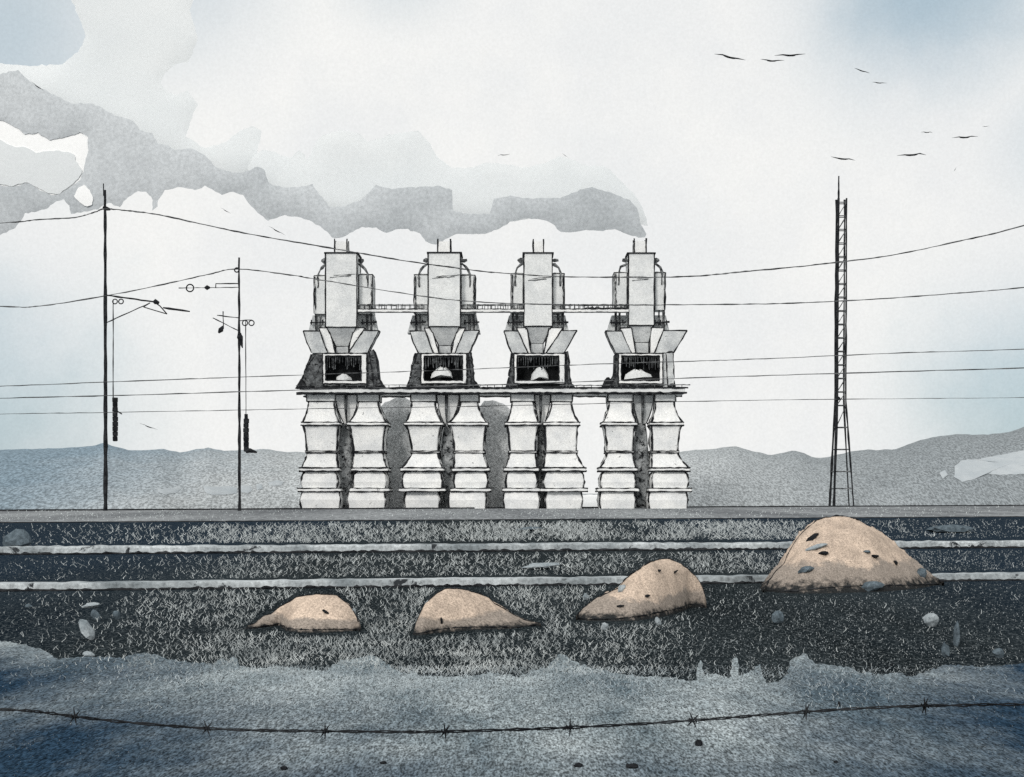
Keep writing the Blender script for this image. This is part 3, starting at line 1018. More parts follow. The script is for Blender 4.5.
ring('pulley', 115, 301.5, 0.27, mast, o)
ring('pulley', 121, 301.5, 0.27, mast, o)
mb = MB(); mb.tube([pm(113.2, 300), pm(113.2, 398)], 0.06, 0, 5, 0.01, 0.3, 1.0); mb.build('weight_rope', M['ink'], mast, o)
mb = MB()
for k in range(9):
    y0 = 397.5 + k * 4.85
    mb.tube([pm(115.2, y0, -.02), pm(115.2, y0 + 4.4, -.02)], 0.31, 0, 8, 0.02, 0.08)
    mb.tube([pm(115.2, y0 + 4.2, -.02), pm(115.2, y0 + 5.0, -.02)], 0.22, 0, 8)
mb.tube([pm(117, 411, -.02), pm(122, 414, -.02)], 0.08, 0, 5)
mb.build('balance_weight', M['ink'], mast, o)

mast2 = empty('mast', G(239.3, 510.8), 'shorter thin dark mast with an insulator arm left of the plant', 'mast', 'trackside masts')
o = mast2.location
mb = MB()
mb.tube([pm(239.5, 511), pm(239.4, 400), pm(239, 257.5)], [0.17, 0.15, 0.11], 0, 7, 0.02, 0.25, 0.9)
mb.build('pole', M['ink'], mast2, o)
ring('wire_clamp', 236.8, 270, 0.25, mast2, o, 0.08)
mb = MB()
mb.tube([pm(239, 287.4), pm(216, 287.6), pm(178.5, 288)], 0.045, 0, 5, 0.02, 0.5, 0.4)
mb.tube([pm(239, 283.6), pm(216, 283.8), pm(215.6, 287.6)], 0.07, 0, 5, 0.02, 0.3, 0.5)
mb.build('insulator_arm', M['ink'], mast2, o)
ring('pulley', 190, 288, 0.42, mast2, o, 0.08)
mb = MB(); mb.tube([pm(204.5, 287.6), pm(207, 287.6), pm(210, 287.6)], [0.08, 0.3, 0.1], 0, 8); mb.build('insulator', M['ink'], mast2, o)
mb = MB()
mb.tube([pm(213, 318), pm(226, 324.5), pm(239, 331)], 0.06, 0, 5, 0.02, 0.4, 0.5)
mb.tube([pm(217, 315.2), pm(239, 318)], 0.06, 0, 5, 0.02, 0.4, 0.5)
mb.tube([pm(223, 311.5), pm(223.4, 329)], 0.075, 0, 5, 0.02, 0.4, 0.5)
mb.build('bracket_arm', M['ink'], mast2, o)
mb = MB(); mb.tube([pm(223.2, 326), pm(221, 330), pm(218.5, 333)], [0.1, 0.32, 0.1], 0, 7); mb.build('lamp_head', M['ink'], mast2, o)
mb = MB(); mb.tube([pm(239.5, 333), pm(239.8, 337), pm(241, 342), pm(242.5, 348)], [0.2, 0.36, 0.22, 0.06], 0, 7); mb.build('junction_box', M['ink'], mast2, o)
ring('pulley', 245, 323, 0.3, mast2, o)
ring('pulley', 251.5, 323, 0.3, mast2, o)
mb = MB(); mb.tube([pm(239, 321), pm(245.5, 320), pm(252, 320)], 0.05, 0, 5); mb.tube([pm(245.6, 320), pm(246, 415)], 0.05, 0, 5, 0.01, 0.3, 1.0); mb.build('weight_rope', M['ink'], mast2, o)
mb = MB()
for k in range(8):
    y0 = 414 + k * 4.7
    mb.tube([pm(246.2, y0), pm(246.2, y0 + 4.3)], 0.32 if k not in (0,) else 0.2, 0, 8, 0.02, 0.08)
    mb.tube([pm(246.2, y0 + 4.1), pm(246.2, y0 + 4.9)], 0.22, 0, 8)
mb.tube([pm(246, 451), pm(250, 450.5), pm(257, 452.3)], [0.3, 0.3, 0.1], 0, 6)
mb.build('balance_weight', M['ink'], mast2, o)

# lattice tower
DL = DG(506.9)
lt = empty('lattice_tower', G(841.5, 506.9), 'slim black lattice tower with splayed foot and top spike at right', 'lattice tower')
o = lt.location


def legx(y):
    if y < 401:
        return 837.6 - (y - 199) * 0.008, 845.6 - (y - 199) * 0.004
    t = (y - 401) / 105.0
    return 836.2 - 4.4 * t, 844.8 + 6.6 * t


for side in (0, 1):
    for dep in (0, 1):
        mb = MB()
        pts = []
        for y in (506.5, 480, 450, 425, 401, 350, 300, 250, 199):
            x = legx(y)
            hw = (x[1] - x[0]) / 2 / F * DL
            p = P(x[side], y, DL)
            pts.append(p + Vector((0, -hw if dep == 0 else hw, 0)))
        mb.tube(pts, 0.20 if side == 0 else 0.14, 0, 5, 0.02, 0.3, 1.6)
        mb.build('leg', M['ink'], lt, o)
mb = MB()
yy = 203.0
while yy < 500:
    x = legx(yy)
    hw = (x[1] - x[0]) / 2 / F * DL
    a, b = P(x[0], yy, DL), P(x[1], yy, DL)
    st = 13.5 if yy < 400 else (22 if yy < 460 else 17)
    x2 = legx(min(yy + st, 505))
    if yy >= 415:
        mr = MB()
        mr.tube([a + Vector((0, -hw, 0)), b + Vector((0, -hw, 0)), b + Vector((0, hw, 0)), a + Vector((0, hw, 0)), a + Vector((0, -hw, 0))], 0.08, 0, 4)
        mr.build('rung', M['worn'], lt, o)
        yy += st
        continue
    for dy in (-hw, hw):
        mb.tube([a + Vector((0, dy, 0)), b + Vector((0, dy, 0))], 0.075, 0, 4)
    for p in (a, b):
        mb.tube([p + Vector((0, -hw, 0)), p + Vector((0, hw, 0))], 0.06, 0, 4)
    if yy < 415:
        mb.tube([P(x2[0], yy + st, DL) + Vector((0, -hw, 0)), b + Vector((0, -hw, 0))], 0.07, 0, 4, 0.02, 0.4, 0.7)
    yy += st
mb.build('bracing', M['worn'], lt, o)
mb = MB(); mb.tube([P(838.6, 201, DL), P(838.8, 176, DL)], [0.17, 0.1], 0, 6, 0.01, 0.2, 0.6); mb.build('spike', M['ink'], lt, o)
mb = MB(); mb.tube([P(833.5, 398.5, DL) + Vector((0, -1, 0)), P(836, 399, DL) + Vector((0, -1, 0)), P(838.5, 399, DL) + Vector((0, -.8, 0))], [0.15, 0.4, 0.2], 0, 7); mb.build('insulator', M['ink'], lt, o)

# ------------------------------------------------------------------ wires
DW = DM - 1.0


def smooth_trace(tr, k=8):
    out = []
    for i in range(len(tr) - 1):
        p0, p1, p2, p3 = (Vector(tr[max(0, min(len(tr) - 1, i + d))]) for d in (-1, 0, 1, 2))
        for q in range(k):
            t = q / k
            out.append(0.5 * ((2 * p1) + (p2 - p0) * t + (2 * p0 - 5 * p1 + 4 * p2 - p3) * t * t + (3 * p1 - p0 - 3 * p2 + p3) * t ** 3))
    out.append(Vector(tr[-1]))
    return out


WR = [
    ([(-150, 229), (0, 223), (40, 219.5), (75, 217.5), (95, 212), (105, 209), (130, 211), (160, 215), (210, 226), (260, 236), (330, 248), (400, 260), (460, 268.5), (500, 273), (552, 276.3), (620, 277.3), (690, 276.5),
      (740, 272), (790, 267.5), (840, 262), (890, 255.5), (960, 241), (1024, 225.5), (1180, 180)], 0.072, 'uppermost sagging wire over the silos from the tall mast'),
    ([(-150, 300), (0, 306.5), (40, 306), (105, 296), (170, 283), (210, 274), (238, 269), (290, 275), (330, 281.5), (428, 297), (480, 302), (540, 304.3), (620, 305), (700, 304.6), (780, 303.6), (840, 301), (900, 297.5), (960, 293), (1024, 287.5), (1180, 272)],
     0.064, 'second sagging wire from the shorter mast across the walkway rails'),
    ([(-150, 391), (7, 386), (120, 381.5), (300, 375), (420, 371), (500, 368), (600, 364), (700, 361), (765, 358.7), (900, 353), (1000, 350), (1180, 342)], 0.048, 'straight wire crossing the firebox openings'),
    ([(-150, 402), (10, 398), (150, 394.5), (300, 390), (500, 384.5), (690, 378), (850, 373), (1024, 368), (1180, 363)], 0.055, 'straight wire just above the deck edge'),
    ([(-150, 417), (0, 414), (105, 412.5), (300, 409), (490, 406), (690, 401.5), (835, 399.2), (1024, 397.6), (1180, 395)], 0.038, 'lowest straight wire in front of the tower necks'),
]
for tr, r, lab in WR:
    mb = MB()
    mb.tube([P(p.x, p.y, DW) for p in smooth_trace(tr, 10)], r, 0, 5, 0.02, 0.45, 1.1)
    tag(mb.build('overhead_wire', M['wire'], None, P(tr[0][0], tr[0][1], DW)), lab, 'wire', 'overhead wires')

# barbed wire close to the camera
DBW = 6.4
bw = [(-420, 705), (-200, 704), (0, 709.5), (40, 712), (75, 716.5), (130, 722.5), (210, 728.5), (270, 730.5), (330, 731.2), (400, 731.8), (445, 731.5), (510, 729.7), (570, 727.5), (640, 723.8), (700, 719.8), (750, 716),
      (790, 713), (840, 709.5), (900, 706.5), (960, 705.2), (1024, 704.5), (1250, 706), (1450, 710)]
root = empty('barbed_wire', P(512, 731, DBW), 'strand of black barbed wire sagging across the frosted foreground', 'barbed wire')
o = root.location
base = smooth_trace(bw, 16)
path = [P(p.x, p.y, DBW) for p in base]
dens = [path[0]]
for a, b in zip(path, path[1:]):
    k = max(1, int((b - a).length / 0.012))
    dens += [a.lerp(b, (i + 1) / k) for i in range(k)]
mb = MB()
for ph in (0, math.pi):
    mb.tube([p + Vector((0, math.cos(i * 0.42 + ph), math.sin(i * 0.42 + ph))) * 0.0042 for i, p in enumerate(dens)], 0.0037, 0, 5, 0.0006, 0.25)
mb.build('strand', M['ink'], root, o)
for bx in (-50, 75, 207, 325, 445, 570, 693, 806, 925, 1060):
    y = lerp_trace([(p.x, p.y) for p in base], bx)
    c = P(bx, y, DBW)
    mb = MB()
    rr = random.Random(bx)
    for k in range(2):
        a0 = rr.uniform(0.2, 1.2) + k * 1.3
        d = Vector((math.cos(a0) * 0.7, -0.3 + 0.6 * k, math.sin(a0))).normalized()
        pts = [c + d * q for q in (-0.042, -0.02, 0, 0.02, 0.042)]
        mb.tube(pts, [0.0012, 0.0035, 0.0045, 0.0035, 0.0012], 0, 5)
    mb.tube([c + Vector((-0.017 + i * 0.0022, math.cos(i * 1.2) * 0.009, math.sin(i * 1.2) * 0.009)) for i in range(16)], 0.0032, 0, 5)
    mb.build('barb', M['ink'], root, o)


# ------------------------------------------------------------------ sand heaps
HEAPS = []


def heap(sil, foot, dep, label, seed):
    """sil: traced skyline of the heap, foot: traced front foot line (both photo pixels)"""
    HEAPS.append((sil, foot))
    x0, x1 = sil[0][0], sil[-1][0]
    NX, NV = 90, 44
    ymid = lerp_trace(foot, (x0 + x1) / 2)
    mb = MB()
    hmax = 0
    info = []
    dfs = [DG(max(lerp_trace(foot, x0 + (x1 - x0) * i / NX), lerp_trace(sil, x0 + (x1 - x0) * i / NX) + 0.3)) for i in range(NX + 1)]
    sm = [sum(dfs[max(0, i - 26):i + 27]) / len(dfs[max(0, i - 26):i + 27]) for i in range(NX + 1)]
    for i in range(NX + 1):
        u = i / NX
        px = x0 + (x1 - x0) * u
        ys_, yf_ = lerp_trace(sil, px), lerp_trace(foot, px)
        yf_ = max(yf_, ys_ + 0.3)
        Df = DG(yf_)
        taper = min(1.0, (u * (1 - u) * 4) ** 0.5 + 0.06)
        dp = dep * taper
        Dc = sm[i] + dp * 0.5
        h = max(EYE + (YH - ys_) / F * Dc, 0.015)
        info.append((px, Df, Dc, dp, h))
        hmax = max(hmax, h)
    vs = []
    for (px, Df, Dc, dp, h) in info:
        Df = min(Df, Dc - 0.05)
        for j in range(NV + 1):
            v = -1 + 2 * j / NV
            D = Dc + v * ((Dc - Df) if v < 0 else dp * 0.7)
            prof = max(0.0, 1 - abs(v) ** 1.7)
            X_ = (px - 512) / F * (Dc - 0.0)
            nz = noise.fractal(Vector((X_ * 2.6, D * 2.2, seed)), 0.9, 2.1, 5) * 0.03 * hmax
            nz += noise.noise(Vector((X_ * 11, D * 9, seed))) * 0.03 * hmax + 0.05 * hmax * abs(noise.noise(Vector((X_ * 4.5 + D, D * 4.0, seed + 2))))
            z = h * prof + nz * min(1.0, prof * 2.0) * (0.35 if abs(v) < 0.12 else 1)
            if prof < 0.01:
                z = -0.02
            dx = noise.noise(Vector((X_ * 3, D * 3, seed + 5))) * 0.05 * hmax
            vs.append(Vector((X_ + dx, D + dx, z)))
    n = NV + 1
    fs = [(i * n + j, (i + 1) * n + j, (i + 1) * n + j + 1, i * n + j + 1) for i in range(NX) for j in range(NV)]
    mb.add(vs, fs)
    cx = (x0 + x1) / 2
    c = G(cx, ymid)
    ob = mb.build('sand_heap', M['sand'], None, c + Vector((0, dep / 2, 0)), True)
    tag(ob, label, 'sand heap', 'sand heaps in a row')
    org = ob.location
    kk = c.y / F
    for nm, jj, r0 in (('crest_contour', NV // 2, 1.0), ('foot_contour', 1, 1.0)):  # dark tubes trace the ink contours of crest and foot
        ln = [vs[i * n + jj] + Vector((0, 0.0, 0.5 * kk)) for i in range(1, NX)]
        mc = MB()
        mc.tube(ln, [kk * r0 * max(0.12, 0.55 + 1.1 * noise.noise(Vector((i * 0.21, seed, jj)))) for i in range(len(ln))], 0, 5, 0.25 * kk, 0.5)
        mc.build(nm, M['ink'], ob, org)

    def surf(px, py):
        """point on the front slope seen at photo pixel"""
        best, bd = None, 1e9
        for p in vs:
            qx = 512 + p.x / p.y * F
            qy = YH - (p.z - EYE) / p.y * F
            d = (qx - px) ** 2 + (qy - py) ** 2 + (p.y - c.y) * 0.6
            if d < bd:
                bd, best = d, p
        return best
    return ob, surf, info


def rock(at, rx, ry, rz, mat, seed, name, label, cat, group=None, parent=None, org=None, flat=0.0, tilt=0.0):
    mb = MB()
    bm = bmesh.new()
    bmesh.ops.create_icosphere(bm, subdivisions=2, radius=1.0)
    ca, sa = math.cos(tilt), math.sin(tilt)
    for v in bm.verts:
        d = 1 + 0.42 * noise.noise(v.co * 1.15 + Vector((seed, 0, 0))) + 0.16 * noise.noise(v.co * 3.3 + Vector((seed, 4, 0)))
        p = v.co * d
        p = Vector((p.x * rx, p.y * ry, p.z * rz))
        p = Vector((p.x * ca - p.z * sa, p.y, p.x * sa + p.z * ca))
        v.co = p
    bm.verts.index_update()
    mb.add([Vector(at) + v.co for v in bm.verts], [tuple(v.index for v in f.verts) for f in bm.faces])
    bm.free()
    ob = mb.build(name, mat, parent, org if org is not None else Vector(at))
    if label:
        tag(ob, label, cat, group)
    return ob


HP = []
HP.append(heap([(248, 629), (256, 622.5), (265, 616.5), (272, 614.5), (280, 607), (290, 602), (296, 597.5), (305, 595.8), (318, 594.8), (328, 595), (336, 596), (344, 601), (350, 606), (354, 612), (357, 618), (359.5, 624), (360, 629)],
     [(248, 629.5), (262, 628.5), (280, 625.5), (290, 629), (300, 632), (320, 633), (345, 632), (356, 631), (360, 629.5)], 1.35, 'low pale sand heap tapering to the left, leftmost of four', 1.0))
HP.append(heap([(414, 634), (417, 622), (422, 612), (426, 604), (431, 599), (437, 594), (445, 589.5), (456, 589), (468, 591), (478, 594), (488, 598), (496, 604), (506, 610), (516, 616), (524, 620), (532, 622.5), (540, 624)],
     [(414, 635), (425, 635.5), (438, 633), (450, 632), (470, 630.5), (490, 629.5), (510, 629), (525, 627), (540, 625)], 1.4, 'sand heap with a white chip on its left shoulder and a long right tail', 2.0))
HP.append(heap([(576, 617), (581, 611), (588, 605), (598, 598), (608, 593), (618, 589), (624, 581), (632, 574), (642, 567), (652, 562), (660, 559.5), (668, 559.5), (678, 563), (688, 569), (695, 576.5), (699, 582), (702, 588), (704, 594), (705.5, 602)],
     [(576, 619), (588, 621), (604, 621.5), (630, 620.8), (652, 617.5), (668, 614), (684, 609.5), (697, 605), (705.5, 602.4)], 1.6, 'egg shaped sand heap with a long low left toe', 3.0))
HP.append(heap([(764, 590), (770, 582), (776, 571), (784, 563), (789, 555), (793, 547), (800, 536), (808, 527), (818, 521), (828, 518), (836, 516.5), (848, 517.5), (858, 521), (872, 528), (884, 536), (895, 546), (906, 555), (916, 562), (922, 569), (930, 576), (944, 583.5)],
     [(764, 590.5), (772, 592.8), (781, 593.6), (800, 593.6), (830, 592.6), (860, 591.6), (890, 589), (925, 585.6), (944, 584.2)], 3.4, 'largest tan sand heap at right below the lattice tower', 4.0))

# small black chips and white chips lying on the heaps
CH = [(0, 325, 612, 4, 1.4, 'clod', -0.6, 'black chip on the face of the low leftmost heap'), (0, 354, 612, 2.2, 3.5, 'stone', 0.3, 'pale chip at the right end of the leftmost heap'),
      (1, 430, 604, 4, 4, 'stone', 0.5, 'white chip on the left shoulder of the long tailed heap'), (1, 441, 620, 1.2, 4, 'clod', 0.1, 'thin black splinter low on the long tailed heap'),
      (2, 622, 589, 4.5, 4.5, 'stone', 0.6, 'white chip in the notch of the egg shaped heap'), (2, 646, 595, 3.6, 1.4, 'clod', 0.1, 'black chip in the middle of the egg shaped heap'),
      (2, 621, 606, 4.2, 1.2, 'clod', 0.1, 'flat black chip above the toe of the egg shaped heap'), (2, 675, 573, 4, 1.0, 'clod', 0.6, 'slanted black chip near the crest of the egg shaped heap'), (2, 659, 570, 2, 1.2, 'clod', 0.1, 'tiny black chip under the crest of the egg shaped heap'),
      (3, 817, 547, 11, 2.8, 'stone', 0.3, 'long white slab near the top left of the largest heap'), (3, 823, 553.5, 5.5, 2, 'clod', 0.15, 'black chip just under the white slab on the largest heap'),
      (3, 813, 537, 8, 2.2, 'clod', 0.65, 'slanted black chip on the left crest of the largest heap'), (3, 874, 556, 4.4, 1.6, 'clod', -0.05, 'flat black chip right of centre on the largest heap'),
      (3, 895, 563, 2.4, 2.4, 'clod', 0.2, 'round black chip on the right flank of the largest heap'), (3, 806, 570, 8, 3.5, 'bluestone', 0.2, 'blue grey patch of stone low on the left of the largest heap'),
      (3, 868, 585, 14, 4.5, 'bluestone', 0.12, 'wide blue grey slab at the foot of the largest heap'), (3, 921, 574, 5.5, 5.5, 'bluestone', -0.5, 'blue grey stone at the right toe of the largest heap'), (3, 866, 551.5, 4.0, 1.5, 'bluestone', 0, 'small blue grey chip high on the largest heap')]
for (hi, px, py, wx, wz, mt, tl, lab) in CH:
    q = HP[hi][1](px, py)
    k = q.y / F
    rock(q, wx * k, 0.06 if hi < 3 else 0.12, wz * k, M[mt], px * 0.37, 'chip', lab, 'stone chip', 'chips lying on the sand heaps', tilt=tl)

# stones on the dark yard
ST = [(16, 549, 15, 10.5, 'bluestone', 0.2, 'large blue grey boulder in the dark strip at the left edge'),
      (28, 608, 3.6, 2, 'bluestone', 0, 'tiny blue grey stone at left between kerb and frost'),
      (90, 608, 9, 2.6, 'stone', 0.1, 'flat pale stone, upper one of the cluster at left'),
      (95, 621, 4.5, 6, 'bluestone', 0.8, 'grey leaning stone in the middle of the cluster at left'),
      (86, 640, 5, 12, 'stone', 0.6, 'long pale slab leaning left in the cluster at left'),
      (88, 657, 6.5, 2.6, 'stone', -0.35, 'small pale slab just above the frost edge at left'),
      (116, 620, 4, 5, 'bluestone', 0.2, 'dim blue grey stone right of the cluster at left'),
      (586, 600, 3, 3.6, 'stone', 0.5, 'pale stone behind the toe of the egg shaped heap'),
      (605, 630, 3.8, 4, 'stone', 0.2, 'pale round stone in front of the egg shaped heap'),
      (658, 626, 3, 5, 'stone', 0.5, 'pale slanting stone in front of the egg shaped heap'),
      (698, 607, 4.5, 3.6, 'bluestone', 0.1, 'blue grey stone at the right end of the egg shaped heap'),
      (778, 624, 6, 7.5, 'bluestone', 0.2, 'faint blue grey stone in the dark yard under the largest heap'),
      (932, 627, 8.5, 7.5, 'stone', 0.3, 'pale angular stone alone in the dark yard at right'),
      (946, 658, 4, 8, 'bluestone', 0.15, 'upright blue grey stone above the frost edge at right'),
      (957, 646, 2, 13, 'bluestone', -0.06, 'tall thin blue grey stone standing at right'),
      (1000, 658, 6, 5, 'bluestone', -0.6, 'low blue grey stone close to the right edge'),
      (541, 569.5, 17, 3.6, 'stone', 0.08, 'long flat pale slab between the two kerbs'),
      (530, 531, 13, 2.2, 'bluestone', 0.05, 'flat grey slab in the far dark strip behind the kerb'),
      (955, 533, 24, 4.2, 'bluestone', 0.02, 'broad blue grey slab in the far dark strip at right')]
for (px, py, wx, wz, mt, tl, lab) in ST:
    c = G(px, py)
    k = c.y / F
    rock(c + Vector((0, wx * k * 0.4, wz * k * 0.85)), wx * k, max(wx, wz) * k * 0.7, wz * k, M[mt], px * 0.21, 'stone', lab, 'stone', 'stones scattered on the yard', tilt=tl)

# dark clods in the frosted foreground
CL = [(284, 770, 5, 3, 'black clod on the frost near the bottom edge, left of middle'), (578, 767, 6, 3, 'black clod on the frost at the bottom, right of middle'), (632, 768, 9, 3, 'widest flat black clod at the bottom, right of middle'),
      (699, 746, 5, 5, 'rounded black clod just under the barbed wire'), (836, 763, 3, 2, 'small black clod low in the frosted foreground at right'), (839, 707, 2, 4, 'thin black clod above the barbed wire at right'), (383, 764, 5, 2, 'small flat black clod at the bottom left of middle')]
for (px, py, wx, wz, lab) in CL:
    c = G(px, py)
    k = c.y / F
    rock(c + Vector((0, 0, wz * k * 0.6)), wx * k * 0.75, wx * k * 1.0, wz * k * 0.75, M['clod'], px * 0.31, 'clod', lab, 'clod', 'clods on the frosted ground')


# ------------------------------------------------------------------ dry stalks and frost grass
def stalks(name, bands, count, hpx, wpx, mat, dens, seed, avoid=True):
    rg = random.Random(seed)
    mb = MB()
    done = 0
    guard = 0
    while done < count and guard < count * 30:
        guard += 1
        px = rg.uniform(-60, 1084)
        bsel = rg.choice(bands)
        tt = px / 1024.0
        ya = bsel[0] + (bsel[1] - bsel[0]) * tt
        yb = bsel[2] + (bsel[3] - bsel[2]) * tt
        py = rg.uniform(ya, yb)
        if rg.random() > dens(px, py):
            continue
        g = G(px, py)
        k = g.y / F
        h = rg.uniform(*hpx) * k
        if avoid and any(sl[0][0] - 5 < px < sl[-1][0] + 5 and lerp_trace(sl, px) - 5 < py < lerp_trace(ft, px) + 6 for sl, ft in HEAPS):
            continue
        w = rg.uniform(*wpx) * k * 0.5
        ph = rg.uniform(0, 6.28)
        am = rg.uniform(0.6, 2.0) * k
        fq = rg.uniform(2.5, 5.5)
        lx = rg.uniform(-2.0, 2.0) * k
        ly = rg.uniform(-2.0, 2.0) * k
        n = 5
        rings = []
        for i in range(n):
            t = i / (n - 1)
            c = g + Vector((am * math.sin(ph + fq * t) - am * math.sin(ph) + lx * t, ly * t, h * t - 0.01))
            ww = w * (1 - 0.55 * t)
            rings.append([c + Vector((-ww, 0, 0)), c + Vector((ww, 0, 0)), c + Vector((0, ww * 1.2, 0))])
        vs = [p for r in rings for p in r]
        fs = [(q * 3 + i, q * 3 + (i + 1) % 3, q * 3 + 3 + (i + 1) % 3, q * 3 + 3 + i) for q in range(n - 1) for i in range(3)]
        mb.add(vs, fs)
        done += 1
    return tag(mb.build(name, mat), kind='stuff')


def bell(px, c, w):
    return math.exp(-((px - c) / w) ** 2)


def d_near(px, py):
    return min(1, 0.012 + 0.95 * max(bell(px, 330, 150), 0.9 * bell(px, 480, 130), 0.5 * bell(px, 600, 80)) * (0.55 + 0.6 * noise.noise(Vector((px * 0.02, py * 0.05, 1)))))


def d_mid(px, py):
    return min(1, 0.02 + 0.9 * max(bell(px, 330, 160), bell(px, 520, 140), 0.9 * bell(px, 720, 110)) * (0.6 + 0.6 * noise.noise(Vector((px * 0.025, py * 0.05, 3)))))


def d_frost(px, py):
    top = max(0.0, 1 - (py - 662) / 55.0)
    return min(1, (0.02 + 0.95 * max(bell(px, 380, 180), 0.8 * bell(px, 600, 90), 0.35 * bell(px, 800, 90))) * top)


t1 = stalks('dry_stalks', [(594, 584, 672, 676)], 7000, (2, 6), (0.45, 0.95), M['stalk'], d_near, 11)
t2 = stalks('dry_stalks', [(559, 552, 581, 570), (527, 521, 545, 538), (527, 521, 545, 538)], 6500, (2, 5), (0.45, 0.95), M['stalk'], d_mid, 12)
t3 = stalks('frost_grass', [(668, 668, 716, 712)], 4500, (2, 5.5), (0.45, 0.9), M['frostblade'], d_frost, 13)


def gravel(name, yl0, yr0, yl1, yr1, count, spx, mat, dens, seed):
    rg = random.Random(seed)
    mb = MB()
    done = 0
    for _ in range(count * 12):
        if done >= count:
            break
        px = rg.uniform(-60, 1084)
        t = px / 1024.0
        py = rg.uniform(yl0 + (yr0 - yl0) * t, yl1 + (yr1 - yl1) * t)
        if rg.random() > dens(px, py) or any(sl[0][0] - 3 < px < sl[-1][0] + 3 and lerp_trace(sl, px) < py < lerp_trace(ft, px) + 3 for sl, ft in HEAPS):
            continue
        g = G(px, py)
        r = rg.uniform(*spx) * g.y / F * 0.5
        a = rg.uniform(0, 6.28)
        q = [g + Vector((math.cos(a + k * 2.1) * r * rg.uniform(.7, 1.3), math.sin(a + k * 2.1) * r * 2.2, -0.003)) for k in range(3)]
        tp = g + Vector((rg.uniform(-.4, .4) * r, rg.uniform(-.4, .4) * r, r * rg.uniform(1.0, 2.6)))
        mb.add(q + [tp], [(0, 1, 3), (1, 2, 3), (2, 0, 3)])
        done += 1
    return tag(mb.build(name, mat), kind='stuff')


def d_grit(px, py):
    return min(1.0, 0.25 + 0.75 * bell(px, 840, 200) + 0.35 * noise.noise(Vector((px * 0.015, py * 0.03, 6))))


def d_even(px, py):
    return max(0.05, min(1.0, 0.5 + 0.8 * noise.noise(Vector((px * 0.02, py * 0.03, 8)))))


gravel('gravel', 594, 583, 674, 678, 6500, (0.6, 1.4), M['grit'], d_grit, 21)
gravel('gravel', 524, 519, 545, 538, 2600, (0.6, 1.4), M['grit'], d_grit, 22)
gravel('gravel', 557, 550, 581, 570, 3000, (0.6, 1.4), M['grit'], d_grit, 23)
gravel('gravel', 511, 507, 522, 516, 2200, (0.6, 1.5), M['stalk'], d_even, 24)
gravel('frost_crumbs', 664, 668, 776, 776, 6000, (0.7, 1.5), M['grit'], d_even, 25)
gravel('black_grit', 660, 664, 776, 776, 5000, (0.8, 1.9), M['clod'], d_even, 26)

# ------------------------------------------------------------------ clouds and smoke
def cloud(name, poly, D, thick, R, grid, mat, label, cat, amp=1.2, seed=0.0, step=3.0):
    ob = inflate(densify([Vector(p) for p in poly], step, amp, seed), D, thick, R, grid, name, mat)
    return tag(ob, label, cat)


plume = [(-120, 62), (0, 74), (18, 70), (30, 82), (45, 90), (60, 98), (72, 104), (90, 103), (102, 108), (115, 115), (132, 120), (140, 130), (152, 133), (158, 143), (168, 146), (175, 150), (190, 148),
         (205, 155), (215, 167), (230, 172), (243, 173), (258, 166), (264, 170), (270, 184), (285, 188), (305, 186), (312, 184), (320, 195), (330, 207), (345, 206), (362, 199), (376, 185), (392, 189),
         (410, 187), (440, 186), (452, 190), (453, 211), (470, 214), (490, 214), (494, 199), (510, 196), (530, 198), (560, 198), (580, 190), (592, 187), (612, 193), (630, 200), (638, 208), (640, 222), (646, 234),
         (645, 238), (632, 236), (615, 229), (600, 231), (586, 230), (570, 233), (560, 232), (555, 225), (545, 220), (525, 218), (510, 222), (500, 228), (485, 234), (470, 234), (455, 234), (448, 238), (436, 245),
         (428, 243), (420, 234), (408, 229), (398, 229), (386, 233), (376, 228), (362, 227), (350, 233), (342, 238), (332, 237), (322, 228), (310, 220), (298, 217), (285, 215), (268, 221), (258, 213), (250, 204), (243, 195), (230, 192),
         (222, 195), (212, 190), (205, 186), (195, 190), (180, 187), (165, 190), (160, 197), (157, 206), (152, 211), (153, 200), (146, 192), (138, 191), (128, 197), (120, 207), (108, 203), (98, 209), (84, 212), (71, 214),
         (69, 206), (64, 200), (56, 201), (48, 208), (35, 212), (25, 213), (23, 219), (15, 228), (0, 235), (-120, 262), (-120, 190), (0, 185), (12, 187), (28, 183), (40, 190), (52, 195), (60, 194), (72, 186), (80, 180), (85, 165), (88, 150), (88, 137),
         (80, 132), (65, 137), (50, 140), (38, 133), (25, 134), (12, 125), (0, 120), (-120, 105)]
cloud('smoke_plume', plume, 620, 1.1, 10, 8, M['smoke'], 'long grey smoke plume drifting left from the rightmost stack', 'smoke', 1.2, 1.0)
cloud('cloud', [(-120, 58), (-20, 62), (30, 66), (62, 64), (78, 52), (86, 36), (78, 14), (60, -20), (56, -120), (215, -120), (205, -30), (190, 10), (198, 40), (188, 62), (172, 66), (165, 74), (160, 84), (168, 92), (176, 94), (188, 90), (197, 104), (190, 122), (186, 136), (205, 148), (226, 142), (236, 133), (252, 126), (262, 131),
                (258, 150), (250, 176), (246, 186), (222, 182), (190, 168), (140, 145), (90, 118), (30, 100), (-120, 80)], 645, 1.2, 14, 11, M['thin'], 'faint blue grey cloud bank in the upper left corner', 'cloud', 1.6, 3.0, 4.0)
